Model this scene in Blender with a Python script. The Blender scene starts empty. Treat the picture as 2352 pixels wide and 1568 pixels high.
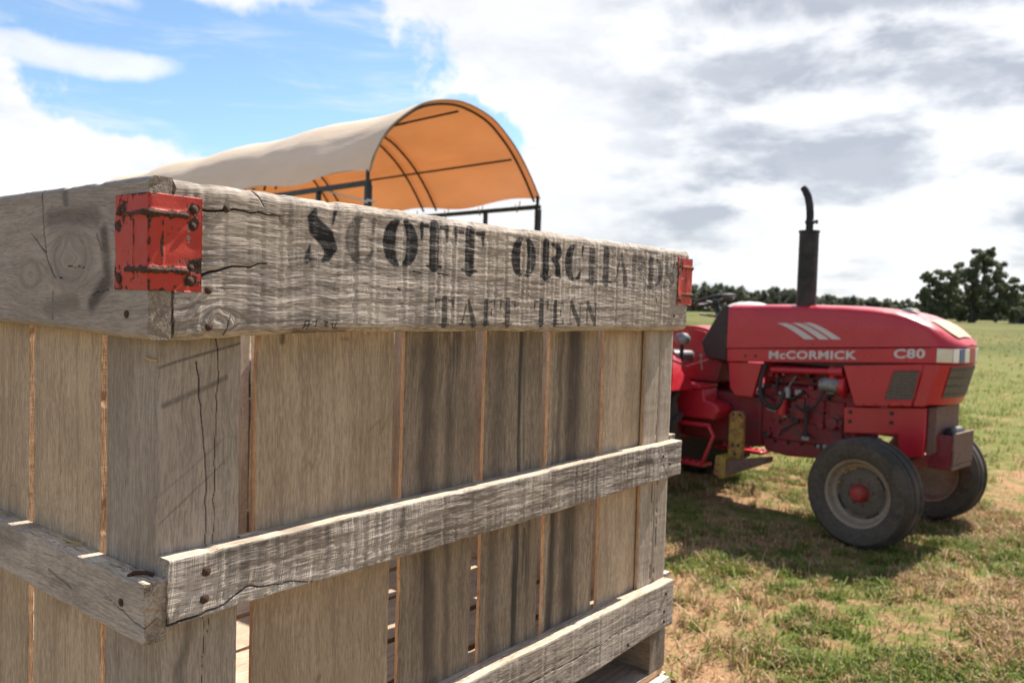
import bpy, bmesh, math, random
import numpy as np
from mathutils import Vector, Matrix, Euler
R = math.radians
S = bpy.context.scene
COL = S.collection

# ------------------------------------------------------------------ camera
CAM_H = 1.78
pitch, roll = -0.046, 0.0293
cam = bpy.data.cameras.new('camera')
camo = bpy.data.objects.new('camera', cam); COL.objects.link(camo)
cam.sensor_width = 36.0
cam.lens = 36.0 * 1941.55 / 2352.0
cam.clip_start = 0.05; cam.clip_end = 8000
F_ = Vector((0, math.cos(pitch), math.sin(pitch))); U0 = Vector((0, -math.sin(pitch), math.cos(pitch))); R0 = Vector((1, 0, 0))
c_, s_ = math.cos(roll), math.sin(roll)
Rv = R0 * c_ + U0 * s_; Uv = -R0 * s_ + U0 * c_
camo.matrix_world = Matrix(((Rv.x, Uv.x, -F_.x, 0), (Rv.y, Uv.y, -F_.y, 0), (Rv.z, Uv.z, -F_.z, CAM_H), (0, 0, 0, 1)))
cam.dof.use_dof = True
cam.dof.focus_distance = 1.15
cam.dof.aperture_fstop = 8.0
S.camera = camo
S.render.engine = 'CYCLES'; S.cycles.max_bounces = 7; S.cycles.diffuse_bounces = 4; S.cycles.glossy_bounces = 3
S.render.resolution_x = 1024; S.render.resolution_y = 682

# ------------------------------------------------------------------ sun and sky
SUN_AZ, SUN_EL = R(43.3), R(49.0)          # azimuth from +Y towards +X
sd = Vector((math.sin(SUN_AZ) * math.cos(SUN_EL), math.cos(SUN_AZ) * math.cos(SUN_EL), math.sin(SUN_EL)))
sl = bpy.data.lights.new('sun', 'SUN'); sl.energy = 5.0; sl.angle = R(0.55); sl.color = (1.0, 0.94, 0.85)
so = bpy.data.objects.new('sun', sl); COL.objects.link(so)
so.rotation_euler = (-sd).to_track_quat('-Z', 'Y').to_euler(); so.location = (6, 8, 12)

S.view_settings.view_transform = 'Standard'; S.view_settings.look = 'None'
S.view_settings.exposure = 1.15; S.view_settings.gamma = 1.0; S.view_settings.use_curve_mapping = False


class NT:
    """small node-tree helper"""
    def __init__(s, nt):
        s.nt = nt; s.n = nt.nodes; s.l = nt.links
    def node(s, t, **k):
        n = s.n.new(t)
        for a, b in k.items(): setattr(n, a, b)
        return n
    def put(s, sock, v):
        if hasattr(v, 'is_linked') or isinstance(v, bpy.types.NodeSocket): s.l.new(v, sock)
        elif v is not None:
            if isinstance(v, (tuple, list)) and len(v) == 3 and sock.type == 'RGBA': v = (*v, 1)
            sock.default_value = v
    def math(s, op, a, b=None, c=None, clamp=False):
        n = s.node('ShaderNodeMath', operation=op, use_clamp=clamp)
        s.put(n.inputs[0], a)
        if b is not None: s.put(n.inputs[1], b)
        if c is not None: s.put(n.inputs[2], c)
        return n.outputs[0]
    def vmath(s, op, a, b=None):
        n = s.node('ShaderNodeVectorMath', operation=op)
        s.put(n.inputs[0], a)
        if b is not None: s.put(n.inputs[1], b)
        return n.outputs[0]
    def noise(s, vec, scale=1.0, detail=3.0, rough=0.55, dist=0.0):
        n = s.node('ShaderNodeTexNoise'); s.put(n.inputs['Vector'], vec)
        n.inputs['Scale'].default_value = scale; n.inputs['Detail'].default_value = detail
        n.inputs['Roughness'].default_value = rough; n.inputs['Distortion'].default_value = dist
        return n.outputs['Fac']
    def ramp(s, f, a, b, va=0.0, vb=1.0, smooth=True):
        n = s.node('ShaderNodeMapRange', interpolation_type='SMOOTHSTEP' if smooth else 'LINEAR')
        s.put(n.inputs['Value'], f)
        for nm, v in (('From Min', a), ('From Max', b), ('To Min', va), ('To Max', vb)): s.put(n.inputs[nm], v)
        return n.outputs['Result']
    def mix(s, f, a, b, mode='MIX'):
        n = s.node('ShaderNodeMix', data_type='RGBA', blend_type=mode)
        s.put(n.inputs['Factor'], f); s.put(n.inputs['A'], a) if False else None
        s.put(n.inputs[6], a); s.put(n.inputs[7], b)
        return n.outputs[2]
    def attr(s, name):
        return s.node('ShaderNodeAttribute', attribute_name=name)
    def comb(s, x, y, z):
        n = s.node('ShaderNodeCombineXYZ'); s.put(n.inputs[0], x); s.put(n.inputs[1], y); s.put(n.inputs[2], z)
        return n.outputs[0]
    def sep(s, v):
        n = s.node('ShaderNodeSeparateXYZ'); s.put(n.inputs[0], v); return n.outputs


W = bpy.data.worlds.new('World'); S.world = W; W.use_nodes = True
t = NT(W.node_tree); t.n.clear()
out = t.node('ShaderNodeOutputWorld'); bg = t.node('ShaderNodeBackground')
t.l.new(bg.outputs[0], out.inputs[0])
sky = t.node('ShaderNodeTexSky', sky_type='NISHITA'); sky.sun_disc = False
sky.sun_elevation = SUN_EL; sky.sun_rotation = SUN_AZ; sky.altitude = 250; sky.air_density = 1.0; sky.dust_density = 0.35; sky.ozone_density = 1.3
d = t.vmath('NORMALIZE', t.node('ShaderNodeTexCoord').outputs['Generated'])
dx, dy, dz = t.sep(d)
az = t.math('MULTIPLY', t.math('ARCTAN2', dx, dy), 180 / math.pi)
el = t.math('MULTIPLY', t.math('ARCSINE', dz), 180 / math.pi)
elp = t.math('MAXIMUM', dz, 0.0)
inv = t.math('DIVIDE', 1.0, t.math('ADD', elp, 0.16))
q = t.comb(t.math('MULTIPLY', dx, inv), t.math('MULTIPLY', dy, inv), 0.0)
ae = t.comb(t.math('MULTIPLY', az, 0.1), t.math('MULTIPLY', el, 0.1), 0.0)
warp = t.node('ShaderNodeTexNoise'); t.put(warp.inputs['Vector'], ae); warp.inputs['Scale'].default_value = 1.3; warp.inputs['Detail'].default_value = 5
wv = t.vmath('SUBTRACT', warp.outputs['Color'], (0.5, 0.5, 0.5))
wx, wy, wz = t.sep(wv)
rag = t.math('SUBTRACT', t.noise(ae, 3.1, 5, 0.62), 0.5)
def blob(a0, e0, ra, re, w=9.0, rg=1.6, s0=1.15, s1=0.75):
    """oval in azimuth / elevation with a ragged cloud rim: 1 in the middle, 0 outside"""
    u = t.math('DIVIDE', t.math('SUBTRACT', t.math('ADD', az, t.math('MULTIPLY', wx, w)), a0), ra)
    v = t.math('DIVIDE', t.math('SUBTRACT', t.math('ADD', el, t.math('MULTIPLY', wy, w * 0.6)), e0), re)
    r2 = t.math('ADD', t.math('ADD', t.math('MULTIPLY', u, u), t.math('MULTIPLY', v, v)), t.math('MULTIPLY', rag, rg))
    return t.ramp(r2, s0, s1)
n1 = t.noise(q, 1.1, 5, 0.58)
# break of blue sky, with cumulus below it and thin wisps in it
blue = t.math('MAXIMUM', blob(-18.5, 14.2, 13, 8.2, 8, 1.5), blob(-30, 24, 18, 10, 8, 1.2, 1.3, .6))
blue = t.math('MAXIMUM', blue, blob(-4, 11.0, 5, 2.6, 8, 1.8))
cum = t.math('MAXIMUM', blob(-29, 6.0, 10.0, 4.2, 5, 1.8), t.math('MULTIPLY', blob(-27.5, 13.6, 6.0, 0.9, 4, 1.6, 1.6, .3), 0.8))
cum = t.math('MAXIMUM', cum, t.math('MULTIPLY', blob(-17.5, 19.6, 4.6, 1.7, 6, 2.4, 1.5, .4), 0.9))
cum = t.math('MAXIMUM', cum, t.math('MULTIPLY', blob(-30, 17.4, 5.0, 0.7, 6, 2.0, 1.8, .1), 0.7))
blue = t.math('MULTIPLY', blue, t.math('SUBTRACT', 1.0, cum))
wisp = t.noise(t.comb(t.math('MULTIPLY', az, 0.05), t.math('MULTIPLY', el, 0.28), 3.7), 1.6, 5, 0.6, 0.6)
# the bank of cloud ahead thins to broken cloud round the rest of the sky
bank = t.ramp(t.math('ABSOLUTE', t.math('SUBTRACT', az, 15.0)), 52.0, 85.0, 1.0, 0.0)
bank = t.math('MULTIPLY', bank, t.ramp(el, 21.0, 36.0, 1.0, 0.0))
broken = t.math('MULTIPLY', t.ramp(n1, 0.44, 0.60), 0.92)
cover = t.math('MAXIMUM', broken, t.math('MULTIPLY', bank, 0.94))
cover_in = t.ramp(wisp, 0.46, 0.80, 0.0, 0.60)
cf = t.node('ShaderNodeMix', data_type='FLOAT'); t.put(cf.inputs[0], blue); t.put(cf.inputs[2], cover); t.put(cf.inputs[3], cover_in)
cover = cf.outputs[0]
# cloud body: bright, with grey undersides in flat bands
bands = t.noise(t.comb(t.math('MULTIPLY', az, 0.060), t.math('MULTIPLY', el, 0.15), 2.6), 1.7, 5, 0.56, 0.15)
grey = t.ramp(bands, 0.43, 0.62)
right = t.ramp(az, 1.0, 15.0)
grey = t.math('MULTIPLY', grey, t.math('ADD', t.math('MULTIPLY', right, 0.75), 0.15))
grey = t.math('MAXIMUM', grey, t.math('MULTIPLY', blob(24, 19.5, 14, 2.4, 6, 1.4, 1.3, .3), 0.9))
puff = t.noise(t.comb(t.math('MULTIPLY', az, 0.11), t.math('MULTIPLY', el, 0.24), 5.1), 1.3, 5, 0.6, 0.3)
grey = t.math('ADD', grey, t.math('MULTIPLY', t.ramp(puff, 0.42, 0.74), 0.30), clamp=True)
grey = t.math('MAXIMUM', grey, t.math('MULTIPLY', t.math('SUBTRACT', 1.0, bank), 0.80))
cloud = t.mix(grey, (0.50, 0.50, 0.508), (0.245, 0.258, 0.288))
ms = t.node('ShaderNodeVectorMath', operation='MULTIPLY'); t.l.new(sky.outputs[0], ms.inputs[0]); ms.inputs[1].default_value = (0.84, 0.93, 0.98)
skyc = ms.outputs[0]
SKY_STR = 0.085
cs = t.node('ShaderNodeVectorMath', operation='SCALE'); t.l.new(cloud, cs.inputs[0]); cs.inputs['Scale'].default_value = 1.0 / SKY_STR
fin = t.mix(cover, skyc, cs.outputs[0])
t.l.new(fin, bg.inputs[0]); bg.inputs[1].default_value = SKY_STR


# ------------------------------------------------------------------ helpers
def tag(o, label=None, cat=None, group=None, kind=None):
    if label: o['label'] = label
    if cat: o['category'] = cat
    if group: o['group'] = group
    if kind: o['kind'] = kind
    return o
def empty(name, loc, rz=0.0):
    o = bpy.data.objects.new(name, None); COL.objects.link(o); o.location = loc; o.rotation_euler = (0, 0, rz); o.empty_display_size = 0.1
    return o
def link(name, me, parent=None, M=None):
    o = bpy.data.objects.new(name, me); COL.objects.link(o)
    if parent is not None: o.parent = parent
    if M is not None: o.matrix_local = M
    return o
class MB:
    def __init__(s): s.v = []; s.f = []; s.m = []
    def add(s, vs, fs, mi=0):
        o = len(s.v); s.v += [tuple(p) for p in vs]; s.f += [tuple(i + o for i in f) for f in fs]; s.m += [mi] * len(fs); return s
    def box(s, x0, x1, y0, y1, z0, z1, mi=0):
        vs = [(x, y, z) for x in (x0, x1) for y in (y0, y1) for z in (z0, z1)]
        return s.add(vs, [(0, 1, 3, 2), (4, 6, 7, 5), (0, 4, 5, 1), (2, 3, 7, 6), (0, 2, 6, 4), (1, 5, 7, 3)], mi)
    def prism(s, poly, a, b, axis='y', mi=0):
        """poly in the other two axes (x,z for y; y,z for x; x,y for z), extruded from a to b"""
        n = len(poly)
        def P(p, k): return (p[0], k, p[1]) if axis == 'y' else ((k, p[0], p[1]) if axis == 'x' else (p[0], p[1], k))
        vs = [P(p, a) for p in poly] + [P(p, b) for p in poly]
        fs = [tuple(range(n)), tuple(range(2 * n - 1, n - 1, -1))] + [(i, i + n, (i + 1) % n + n, (i + 1) % n) for i in range(n)]
        return s.add(vs, fs, mi)
    def tube(s, pts, rad, n=10, mi=0, cap=True):
        pts = [Vector(p) for p in pts]; rad = rad if isinstance(rad, (list, tuple)) else [rad] * len(pts)
        vs = []; up = None
        for i, p in enumerate(pts):
            a = pts[max(i - 1, 0)]; b = pts[min(i + 1, len(pts) - 1)]
            tdir = (b - a).normalized()
            if up is None:
                up = Vector((0, 0, 1)) if abs(tdir.z) < .9 else Vector((1, 0, 0))
            x = tdir.cross(up).normalized(); y = x.cross(tdir).normalized(); up = y
            for k in range(n):
                w = 2 * math.pi * k / n
                vs.append(p + (x * math.cos(w) + y * math.sin(w)) * rad[i])
        fs = [(i * n + k, i * n + (k + 1) % n, (i + 1) * n + (k + 1) % n, (i + 1) * n + k) for i in range(len(pts) - 1) for k in range(n)]
        if cap: fs += [tuple(range(n - 1, -1, -1)), tuple(range((len(pts) - 1) * n, len(pts) * n))]
        return s.add(vs, fs, mi)
    def lathe(s, prof, c=(0, 0, 0), axis='y', n=40, mi=0, closed=False):
        """prof: list of (radius, height along the axis)"""
        vs = []
        for r_, h_ in prof:
            for k in range(n):
                w = 2 * math.pi * k / n; a, b = r_ * math.cos(w), r_ * math.sin(w)
                vs.append((c[0] + a, c[1] + h_, c[2] + b) if axis == 'y' else ((c[0] + a, c[1] + b, c[2] + h_) if axis == 'z' else (c[0] + h_, c[1] + a, c[2] + b)))
        m = len(prof); rng = range(m) if closed else range(m - 1)
        fs = [(i * n + k, i * n + (k + 1) % n, ((i + 1) % m) * n + (k + 1) % n, ((i + 1) % m) * n + k) for i in rng for k in range(n)]
        return s.add(vs, fs, mi)
    def build(s, name, mats, parent=None, M=None, smooth=35, bevel=0, seg=2):
        me = bpy.data.meshes.new(name); me.from_pydata(s.v, [], s.f); me.validate()
        for m in (mats if isinstance(mats, (list, tuple)) else [mats]): me.materials.append(m)
        if len(me.polygons) == len(s.m): me.polygons.foreach_set('material_index', s.m)
        bm = bmesh.new(); bm.from_mesh(me); bmesh.ops.recalc_face_normals(bm, faces=bm.faces); bm.to_mesh(me); bm.free()
        if smooth:
            me.polygons.foreach_set('use_smooth', [True] * len(me.polygons)); me.set_sharp_from_angle(angle=R(smooth))
        o = link(name, me, parent, M)
        if bevel:
            b = o.modifiers.new('bevel', 'BEVEL'); b.width = bevel; b.segments = seg; b.limit_method = 'ANGLE'; b.angle_limit = R(30)
            b.harden_normals = False
        return o
def fast_mesh(name, V, Fq, mats=(), mi=None, smooth=True):
    """numpy vertices (n,3) and quads or triangles (m,k)"""
    me = bpy.data.meshes.new(name); n, m, k = len(V), len(Fq), Fq.shape[1]
    me.vertices.add(n); me.vertices.foreach_set('co', np.ascontiguousarray(V, np.float32).ravel())
    me.loops.add(m * k); me.loops.foreach_set('vertex_index', np.ascontiguousarray(Fq, np.int32).ravel())
    me.polygons.add(m); me.polygons.foreach_set('loop_start', np.arange(0, m * k, k, dtype=np.int32))
    me.polygons.foreach_set('use_smooth', np.full(m, smooth, bool))
    for a in mats: me.materials.append(a)
    if mi is not None: me.polygons.foreach_set('material_index', np.asarray(mi, np.int32))
    me.update(calc_edges=True)
    return me

TAB = np.random.default_rng(5).random((512, 512))
def vn(x, y, seed=0):
    """value noise, numpy, in -1..1"""
    x = np.asarray(x, float) + seed * 17.31; y = np.asarray(y, float) + seed * 5.77
    xi = np.floor(x).astype(int); yi = np.floor(y).astype(int); fx = x - xi; fy = y - yi
    fx = fx * fx * (3 - 2 * fx); fy = fy * fy * (3 - 2 * fy)
    a = TAB[xi % 512, yi % 512]; b = TAB[(xi + 1) % 512, yi % 512]; c = TAB[xi % 512, (yi + 1) % 512]; e = TAB[(xi + 1) % 512, (yi + 1) % 512]
    return (a + (b - a) * fx + (c - a) * fy + (a - b - c + e) * fx * fy) * 2 - 1
def fbm(x, y, seed=0, o=4):
    r_ = 0; a = 0.5
    for i in range(o):
        r_ = r_ + a * vn(x * 2 ** i, y * 2 ** i, seed + i * 3); a *= 0.5
    return r_

# ------------------------------------------------------------------ materials
def mat(name):
    m = bpy.data.materials.new(name); m.use_nodes = True
    t = NT(m.node_tree); t.n.clear()
    o = t.node('ShaderNodeOutputMaterial'); b = t.node('ShaderNodeBsdfPrincipled'); t.l.new(b.outputs[0], o.inputs[0])
    return m, t, b, o
def bump(t, b, h, strength=0.5, dist=0.002):
    n = t.node('ShaderNodeBump'); n.inputs['Strength'].default_value = strength; n.inputs['Distance'].default_value = dist
    t.put(n.inputs['Height'], h); t.l.new(n.outputs[0], b.inputs['Normal'])
def simple(name, col, rough=0.5, metal=0.0, var=0.15, scale=8.0, dirt=None, dirt_amt=0.0, bumps=0.0, coat=0.0):
    """painted / bare surface with slight colour drift, dust and roughness variation"""
    m, t, b, o = mat(name)
    co = t.node('ShaderNodeTexCoord').outputs['Object']
    n = t.noise(co, scale, 5, 0.6); n2 = t.noise(co, scale * 6, 4, 0.6)
    c = t.mix(t.ramp(n, 0.3, 0.7), tuple(x * (1 - var) for x in col), tuple(min(1, x * (1 + var)) for x in col))
    if dirt:
        k = t.math('MULTIPLY', t.ramp(t.math('ADD', n, t.math('MULTIPLY', n2, 0.5)), 0.62, 0.95), dirt_amt)
        c = t.mix(k, c, dirt)
    t.l.new(c, b.inputs['Base Color']); b.inputs['Metallic'].default_value = metal
    t.put(b.inputs['Roughness'], t.ramp(n2, 0.3, 0.7, rough * 0.85, min(1, rough * 1.15)))
    b.inputs['Coat Weight'].default_value = coat; b.inputs['Coat Roughness'].default_value = 0.12
    if bumps: bump(t, b, n2, bumps, 0.004)
    return m

def wood(name, light, darkc, warm_, saw=0.4, streak=0.5, stain=0.35, weather=0.5, bump_s=0.6, rough=0.85):
    k_ = (1.20, 1.185, 1.19) if ('rail' in name or 'slat' in name or 'post' in name) else (1.22, 1.16, 1.10)
    tint = lambda c: (c[0] * k_[0], c[1] * k_[1], c[2] * k_[2])
    light, darkc, warm = tint(light), tint(darkc), tint(warm_)
    m, t, b, o = mat(name)
    g = t.attr('grain').outputs['Vector']; mk = t.attr('marks'); mx, my, mz = t.sep(mk.outputs['Vector'])   # ink, crack, stain
    rnd = t.node('ShaderNodeObjectInfo').outputs['Random']
    off = t.comb(t.math('MULTIPLY', rnd, 37.0), t.math('MULTIPLY', rnd, 91.0), t.math('MULTIPLY', rnd, 17.0))
    p = t.vmath('ADD', g, off)
    def nz(sx, sy, sz, det=4, rough=0.6, dist=0.0):
        return t.noise(t.vmath('MULTIPLY', p, (sx, sy, sz)), 1.0, det, rough, dist)
    rings = nz(2.2, 55, 55, 2, 0.6, 0.4)
    fibre = nz(75, 620, 620, 1, 0.6)
    fibre2 = nz(20, 280, 280, 2, 0.7)
    cloudy = nz(7, 16, 16, 3, 0.6)
    broad = nz(2.0, 7, 7, 1, 0.55)
    streaky = nz(1.3, 42, 42, 3, 0.62)
    # saw kerf marks across the grain, in patches, bent a little
    pw = t.vmath('ADD', p, t.vmath('MULTIPLY', t.comb(t.noise(t.vmath('MULTIPLY', p, (1, 14, 14)), 1, 0), 0, 0), (0.03, 0, 0)))
    kerf = t.noise(t.vmath('MULTIPLY', pw, (620, 22, 22)), 1.0, 1, 0.6)
    kerf2 = t.noise(t.vmath('MULTIPLY', pw, (260, 9, 9)), 1.0, 1, 0.6)
    patch = t.ramp(nz(9, 12, 12, 1), 0.40, 0.62)
    kerfm = t.math('MULTIPLY', t.math('ADD', t.math('MULTIPLY', kerf, 0.80), t.math('MULTIPLY', kerf2, 0.20)), t.math('ADD', t.math('MULTIPLY', patch, 0.7), 0.3))
    # fine weather checks along the grain
    chk = t.math('ABSOLUTE', t.math('SUBTRACT', nz(14, 260, 260, 2, 0.5, 0.3), 0.5))
    check = t.math('MULTIPLY', t.ramp(chk, 0.035, 0.0), t.ramp(nz(11, 30, 30, 1), 0.5, 0.66))
    tone = t.math('ADD', t.math('MULTIPLY', rings, 0.26), t.math('MULTIPLY', fibre2, 0.34))
    tone = t.math('ADD', tone, t.math('MULTIPLY', fibre, 0.40))
    tone = t.math('ADD', tone, t.math('MULTIPLY', t.math('SUBTRACT', kerfm, 0.35), saw * 0.55))
    c = t.mix(t.ramp(tone, 0.39, 0.61), darkc, light)
    c = t.mix(t.ramp(broad, 0.40, 0.68, 0.0, 0.75), c, t.mix(t.ramp(tone, 0.36, 0.66), tuple(x * .55 for x in warm), warm))
    c = t.mix(t.ramp(t.math('MULTIPLY', t.math('ADD', rnd, broad), 1.0), 0.5, 1.4, 0.0, 0.42), c, tuple(x * 0.55 for x in darkc))
    st = t.math('MULTIPLY', t.ramp(streaky, 0.54, 0.74), streak)
    c = t.mix(st, c, (0.055, 0.046, 0.040))
    sp = t.math('MULTIPLY', t.ramp(cloudy, 0.57, 0.78), stain)
    c = t.mix(sp, c, (0.075, 0.062, 0.053))
    wt = t.math('MULTIPLY', t.ramp(t.math('ADD', t.math('MULTIPLY', kerfm, 0.5), t.math('MULTIPLY', fibre2, 0.6)), 0.50, 0.72), weather)
    c = t.mix(wt, c, (0.56, 0.505, 0.45))
    c = t.mix(t.math('MULTIPLY', check, min(0.6, 0.22 + weather)), c, (0.05, 0.04, 0.032))
    c = t.mix(t.math('MULTIPLY', mz, t.ramp(t.math('ADD', fibre2, t.math('MULTIPLY', cloudy, 0.6)), 0.50, 0.90, 0.50, 1.0)), c, (0.062, 0.048, 0.040))
    ink = t.math('MULTIPLY', mx, t.ramp(t.math('ADD', t.math('MULTIPLY', fibre2, 0.7), t.math('ADD', t.math('MULTIPLY', kerfm, 0.35), t.math('MULTIPLY', cloudy, 0.3))), 0.92, 0.62, 0.30, 1.0))
    c = t.mix(ink, c, (0.022, 0.021, 0.022))
    c = t.mix(my, c, (0.012, 0.009, 0.007))
    t.l.new(c, b.inputs['Base Color']); b.inputs['Roughness'].default_value = rough
    b.inputs['Specular IOR Level'].default_value = 0.25
    h = t.math('ADD', t.math('MULTIPLY', fibre, 0.30), t.math('MULTIPLY', fibre2, 0.55))
    h = t.math('ADD', h, t.math('MULTIPLY', kerfm, saw * 1.1))
    h = t.math('SUBTRACT', h, t.math('MULTIPLY', check, 0.9))
    bump(t, b, h, bump_s, 0.0022)
    return m

M_rail = wood('wood_weathered_rail', (0.44, 0.385, 0.33), (0.185, 0.158, 0.135), (0.43, 0.355, 0.28), saw=0.20, streak=0.12, stain=0.34, weather=0.28, bump_s=0.62)
M_lrail = wood('wood_smooth_rail', (0.43, 0.38, 0.335), (0.275, 0.24, 0.21), (0.42, 0.36, 0.30), saw=0.10, streak=0.16, stain=0.30, weather=0.10, bump_s=0.35)
M_slat = wood('wood_sawn_slat', (0.48, 0.425, 0.37), (0.185, 0.158, 0.134), (0.41, 0.325, 0.25), saw=0.62, streak=0.08, stain=0.36, weather=0.42, bump_s=0.72)
M_post = wood('wood_grey_post', (0.42, 0.36, 0.295), (0.245, 0.205, 0.165), (0.41, 0.335, 0.255), saw=0.08, streak=0.18, stain=0.18, weather=0.12, bump_s=0.32)
M_plank = wood('wood_tan_plank', (0.46, 0.368, 0.27), (0.275, 0.216, 0.157), (0.45, 0.352, 0.245), saw=0.16, streak=0.06, stain=0.13, weather=0.04, bump_s=0.26)
M_dark = wood('wood_streaked_plank', (0.335, 0.272, 0.205), (0.155, 0.124, 0.096), (0.345, 0.275, 0.20), saw=0.14, streak=1.0, stain=0.30, weather=0.05, bump_s=0.32)
M_edge = wood('wood_cut_edge', (0.58, 0.39, 0.24), (0.36, 0.225, 0.135), (0.60, 0.42, 0.27), saw=0.3, streak=0.2, stain=0.12, weather=0.1, bump_s=0.5)  # warm cut wood, lightened to paint sunlight on the plank edges
M_top = wood('wood_pale_edge', (0.66, 0.565, 0.45), (0.30, 0.24, 0.19), (0.57, 0.465, 0.35), saw=0.12, streak=0.22, stain=0.30, weather=0.4, bump_s=0.9)  # upper edges paler than the board faces
M_end = wood('wood_end_grain', (0.33, 0.29, 0.25), (0.14, 0.12, 0.10), (0.32, 0.26, 0.205), saw=0.5, streak=0.3, stain=0.4, weather=0.25, bump_s=0.9)
M_floor = wood('wood_pale_board', (0.52, 0.425, 0.33), (0.33, 0.258, 0.195), (0.53, 0.43, 0.33), saw=0.25, streak=0.15, stain=0.2, weather=0.15, bump_s=0.4)

M_nail = simple('rusty_nail', (0.075, 0.036, 0.024), 0.75, 0.25, 0.4, 300, bumps=0.6)

def red_paint_metal():
    m, t, b, o = mat('chipped_red_bracket_paint')
    co = t.node('ShaderNodeTexCoord').outputs['Object']
    w_ = t.attr('wear').outputs['Fac']
    n = t.noise(co, 110, 6, 0.68); n2 = t.noise(co, 420, 4, 0.6); n3 = t.noise(co, 30, 3, 0.5)
    worn = t.ramp(t.math('ADD', t.math('MULTIPLY', w_, 0.42), t.math('ADD', t.math('MULTIPLY', n, 0.75), t.math('MULTIPLY', n3, 0.25))), 0.60, 0.66)
    red = t.mix(n3, (0.38, 0.030, 0.018), (0.49, 0.050, 0.028))
    rust = t.mix(t.ramp(n2, 0.35, 0.65), (0.028, 0.016, 0.012), (0.10, 0.052, 0.034))
    t.l.new(t.mix(worn, red, rust), b.inputs['Base Color'])
    t.put(b.inputs['Roughness'], t.ramp(worn, 0, 1, 0.52, 0.9)); b.inputs['Specular IOR Level'].default_value = 0.3
    bump(t, b, t.math('ADD', t.math('MULTIPLY', worn, -0.8), t.math('MULTIPLY', n2, 0.35)), 0.6, 0.0012)
    return m
M_bracket = red_paint_metal()

# ------------------------------------------------------------------ the wooden crates
CRATE_A = 0.898396
EX = Vector((math.cos(CRATE_A), math.sin(CRATE_A), 0)); EY = Vector((-EX.y, EX.x, 0))
CO = Vector((-0.3885, 0.9285, 0))
BASE = 0.832                       # crate base below camera level
LEN, DEP = 1.2, 1.12

def seg_dist(x, y, pts):
    """distance to a polyline, and the parameter 0..1 along it"""
    best = np.full(x.shape, 1e9); par = np.zeros(x.shape); n = len(pts) - 1
    for i in range(n):
        (x0, y0), (x1, y1) = pts[i], pts[i + 1]
        dx, dy = x1 - x0, y1 - y0; l2 = dx * dx + dy * dy + 1e-12
        k = np.clip(((x - x0) * dx + (y - y0) * dy) / l2, 0, 1)
        dd = np.hypot(x - x0 - k * dx, y - y0 - k * dy)
        w = dd < best; best = np.where(w, dd, best); par = np.where(w, (i + k) / n, par)
    return best, par

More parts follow.
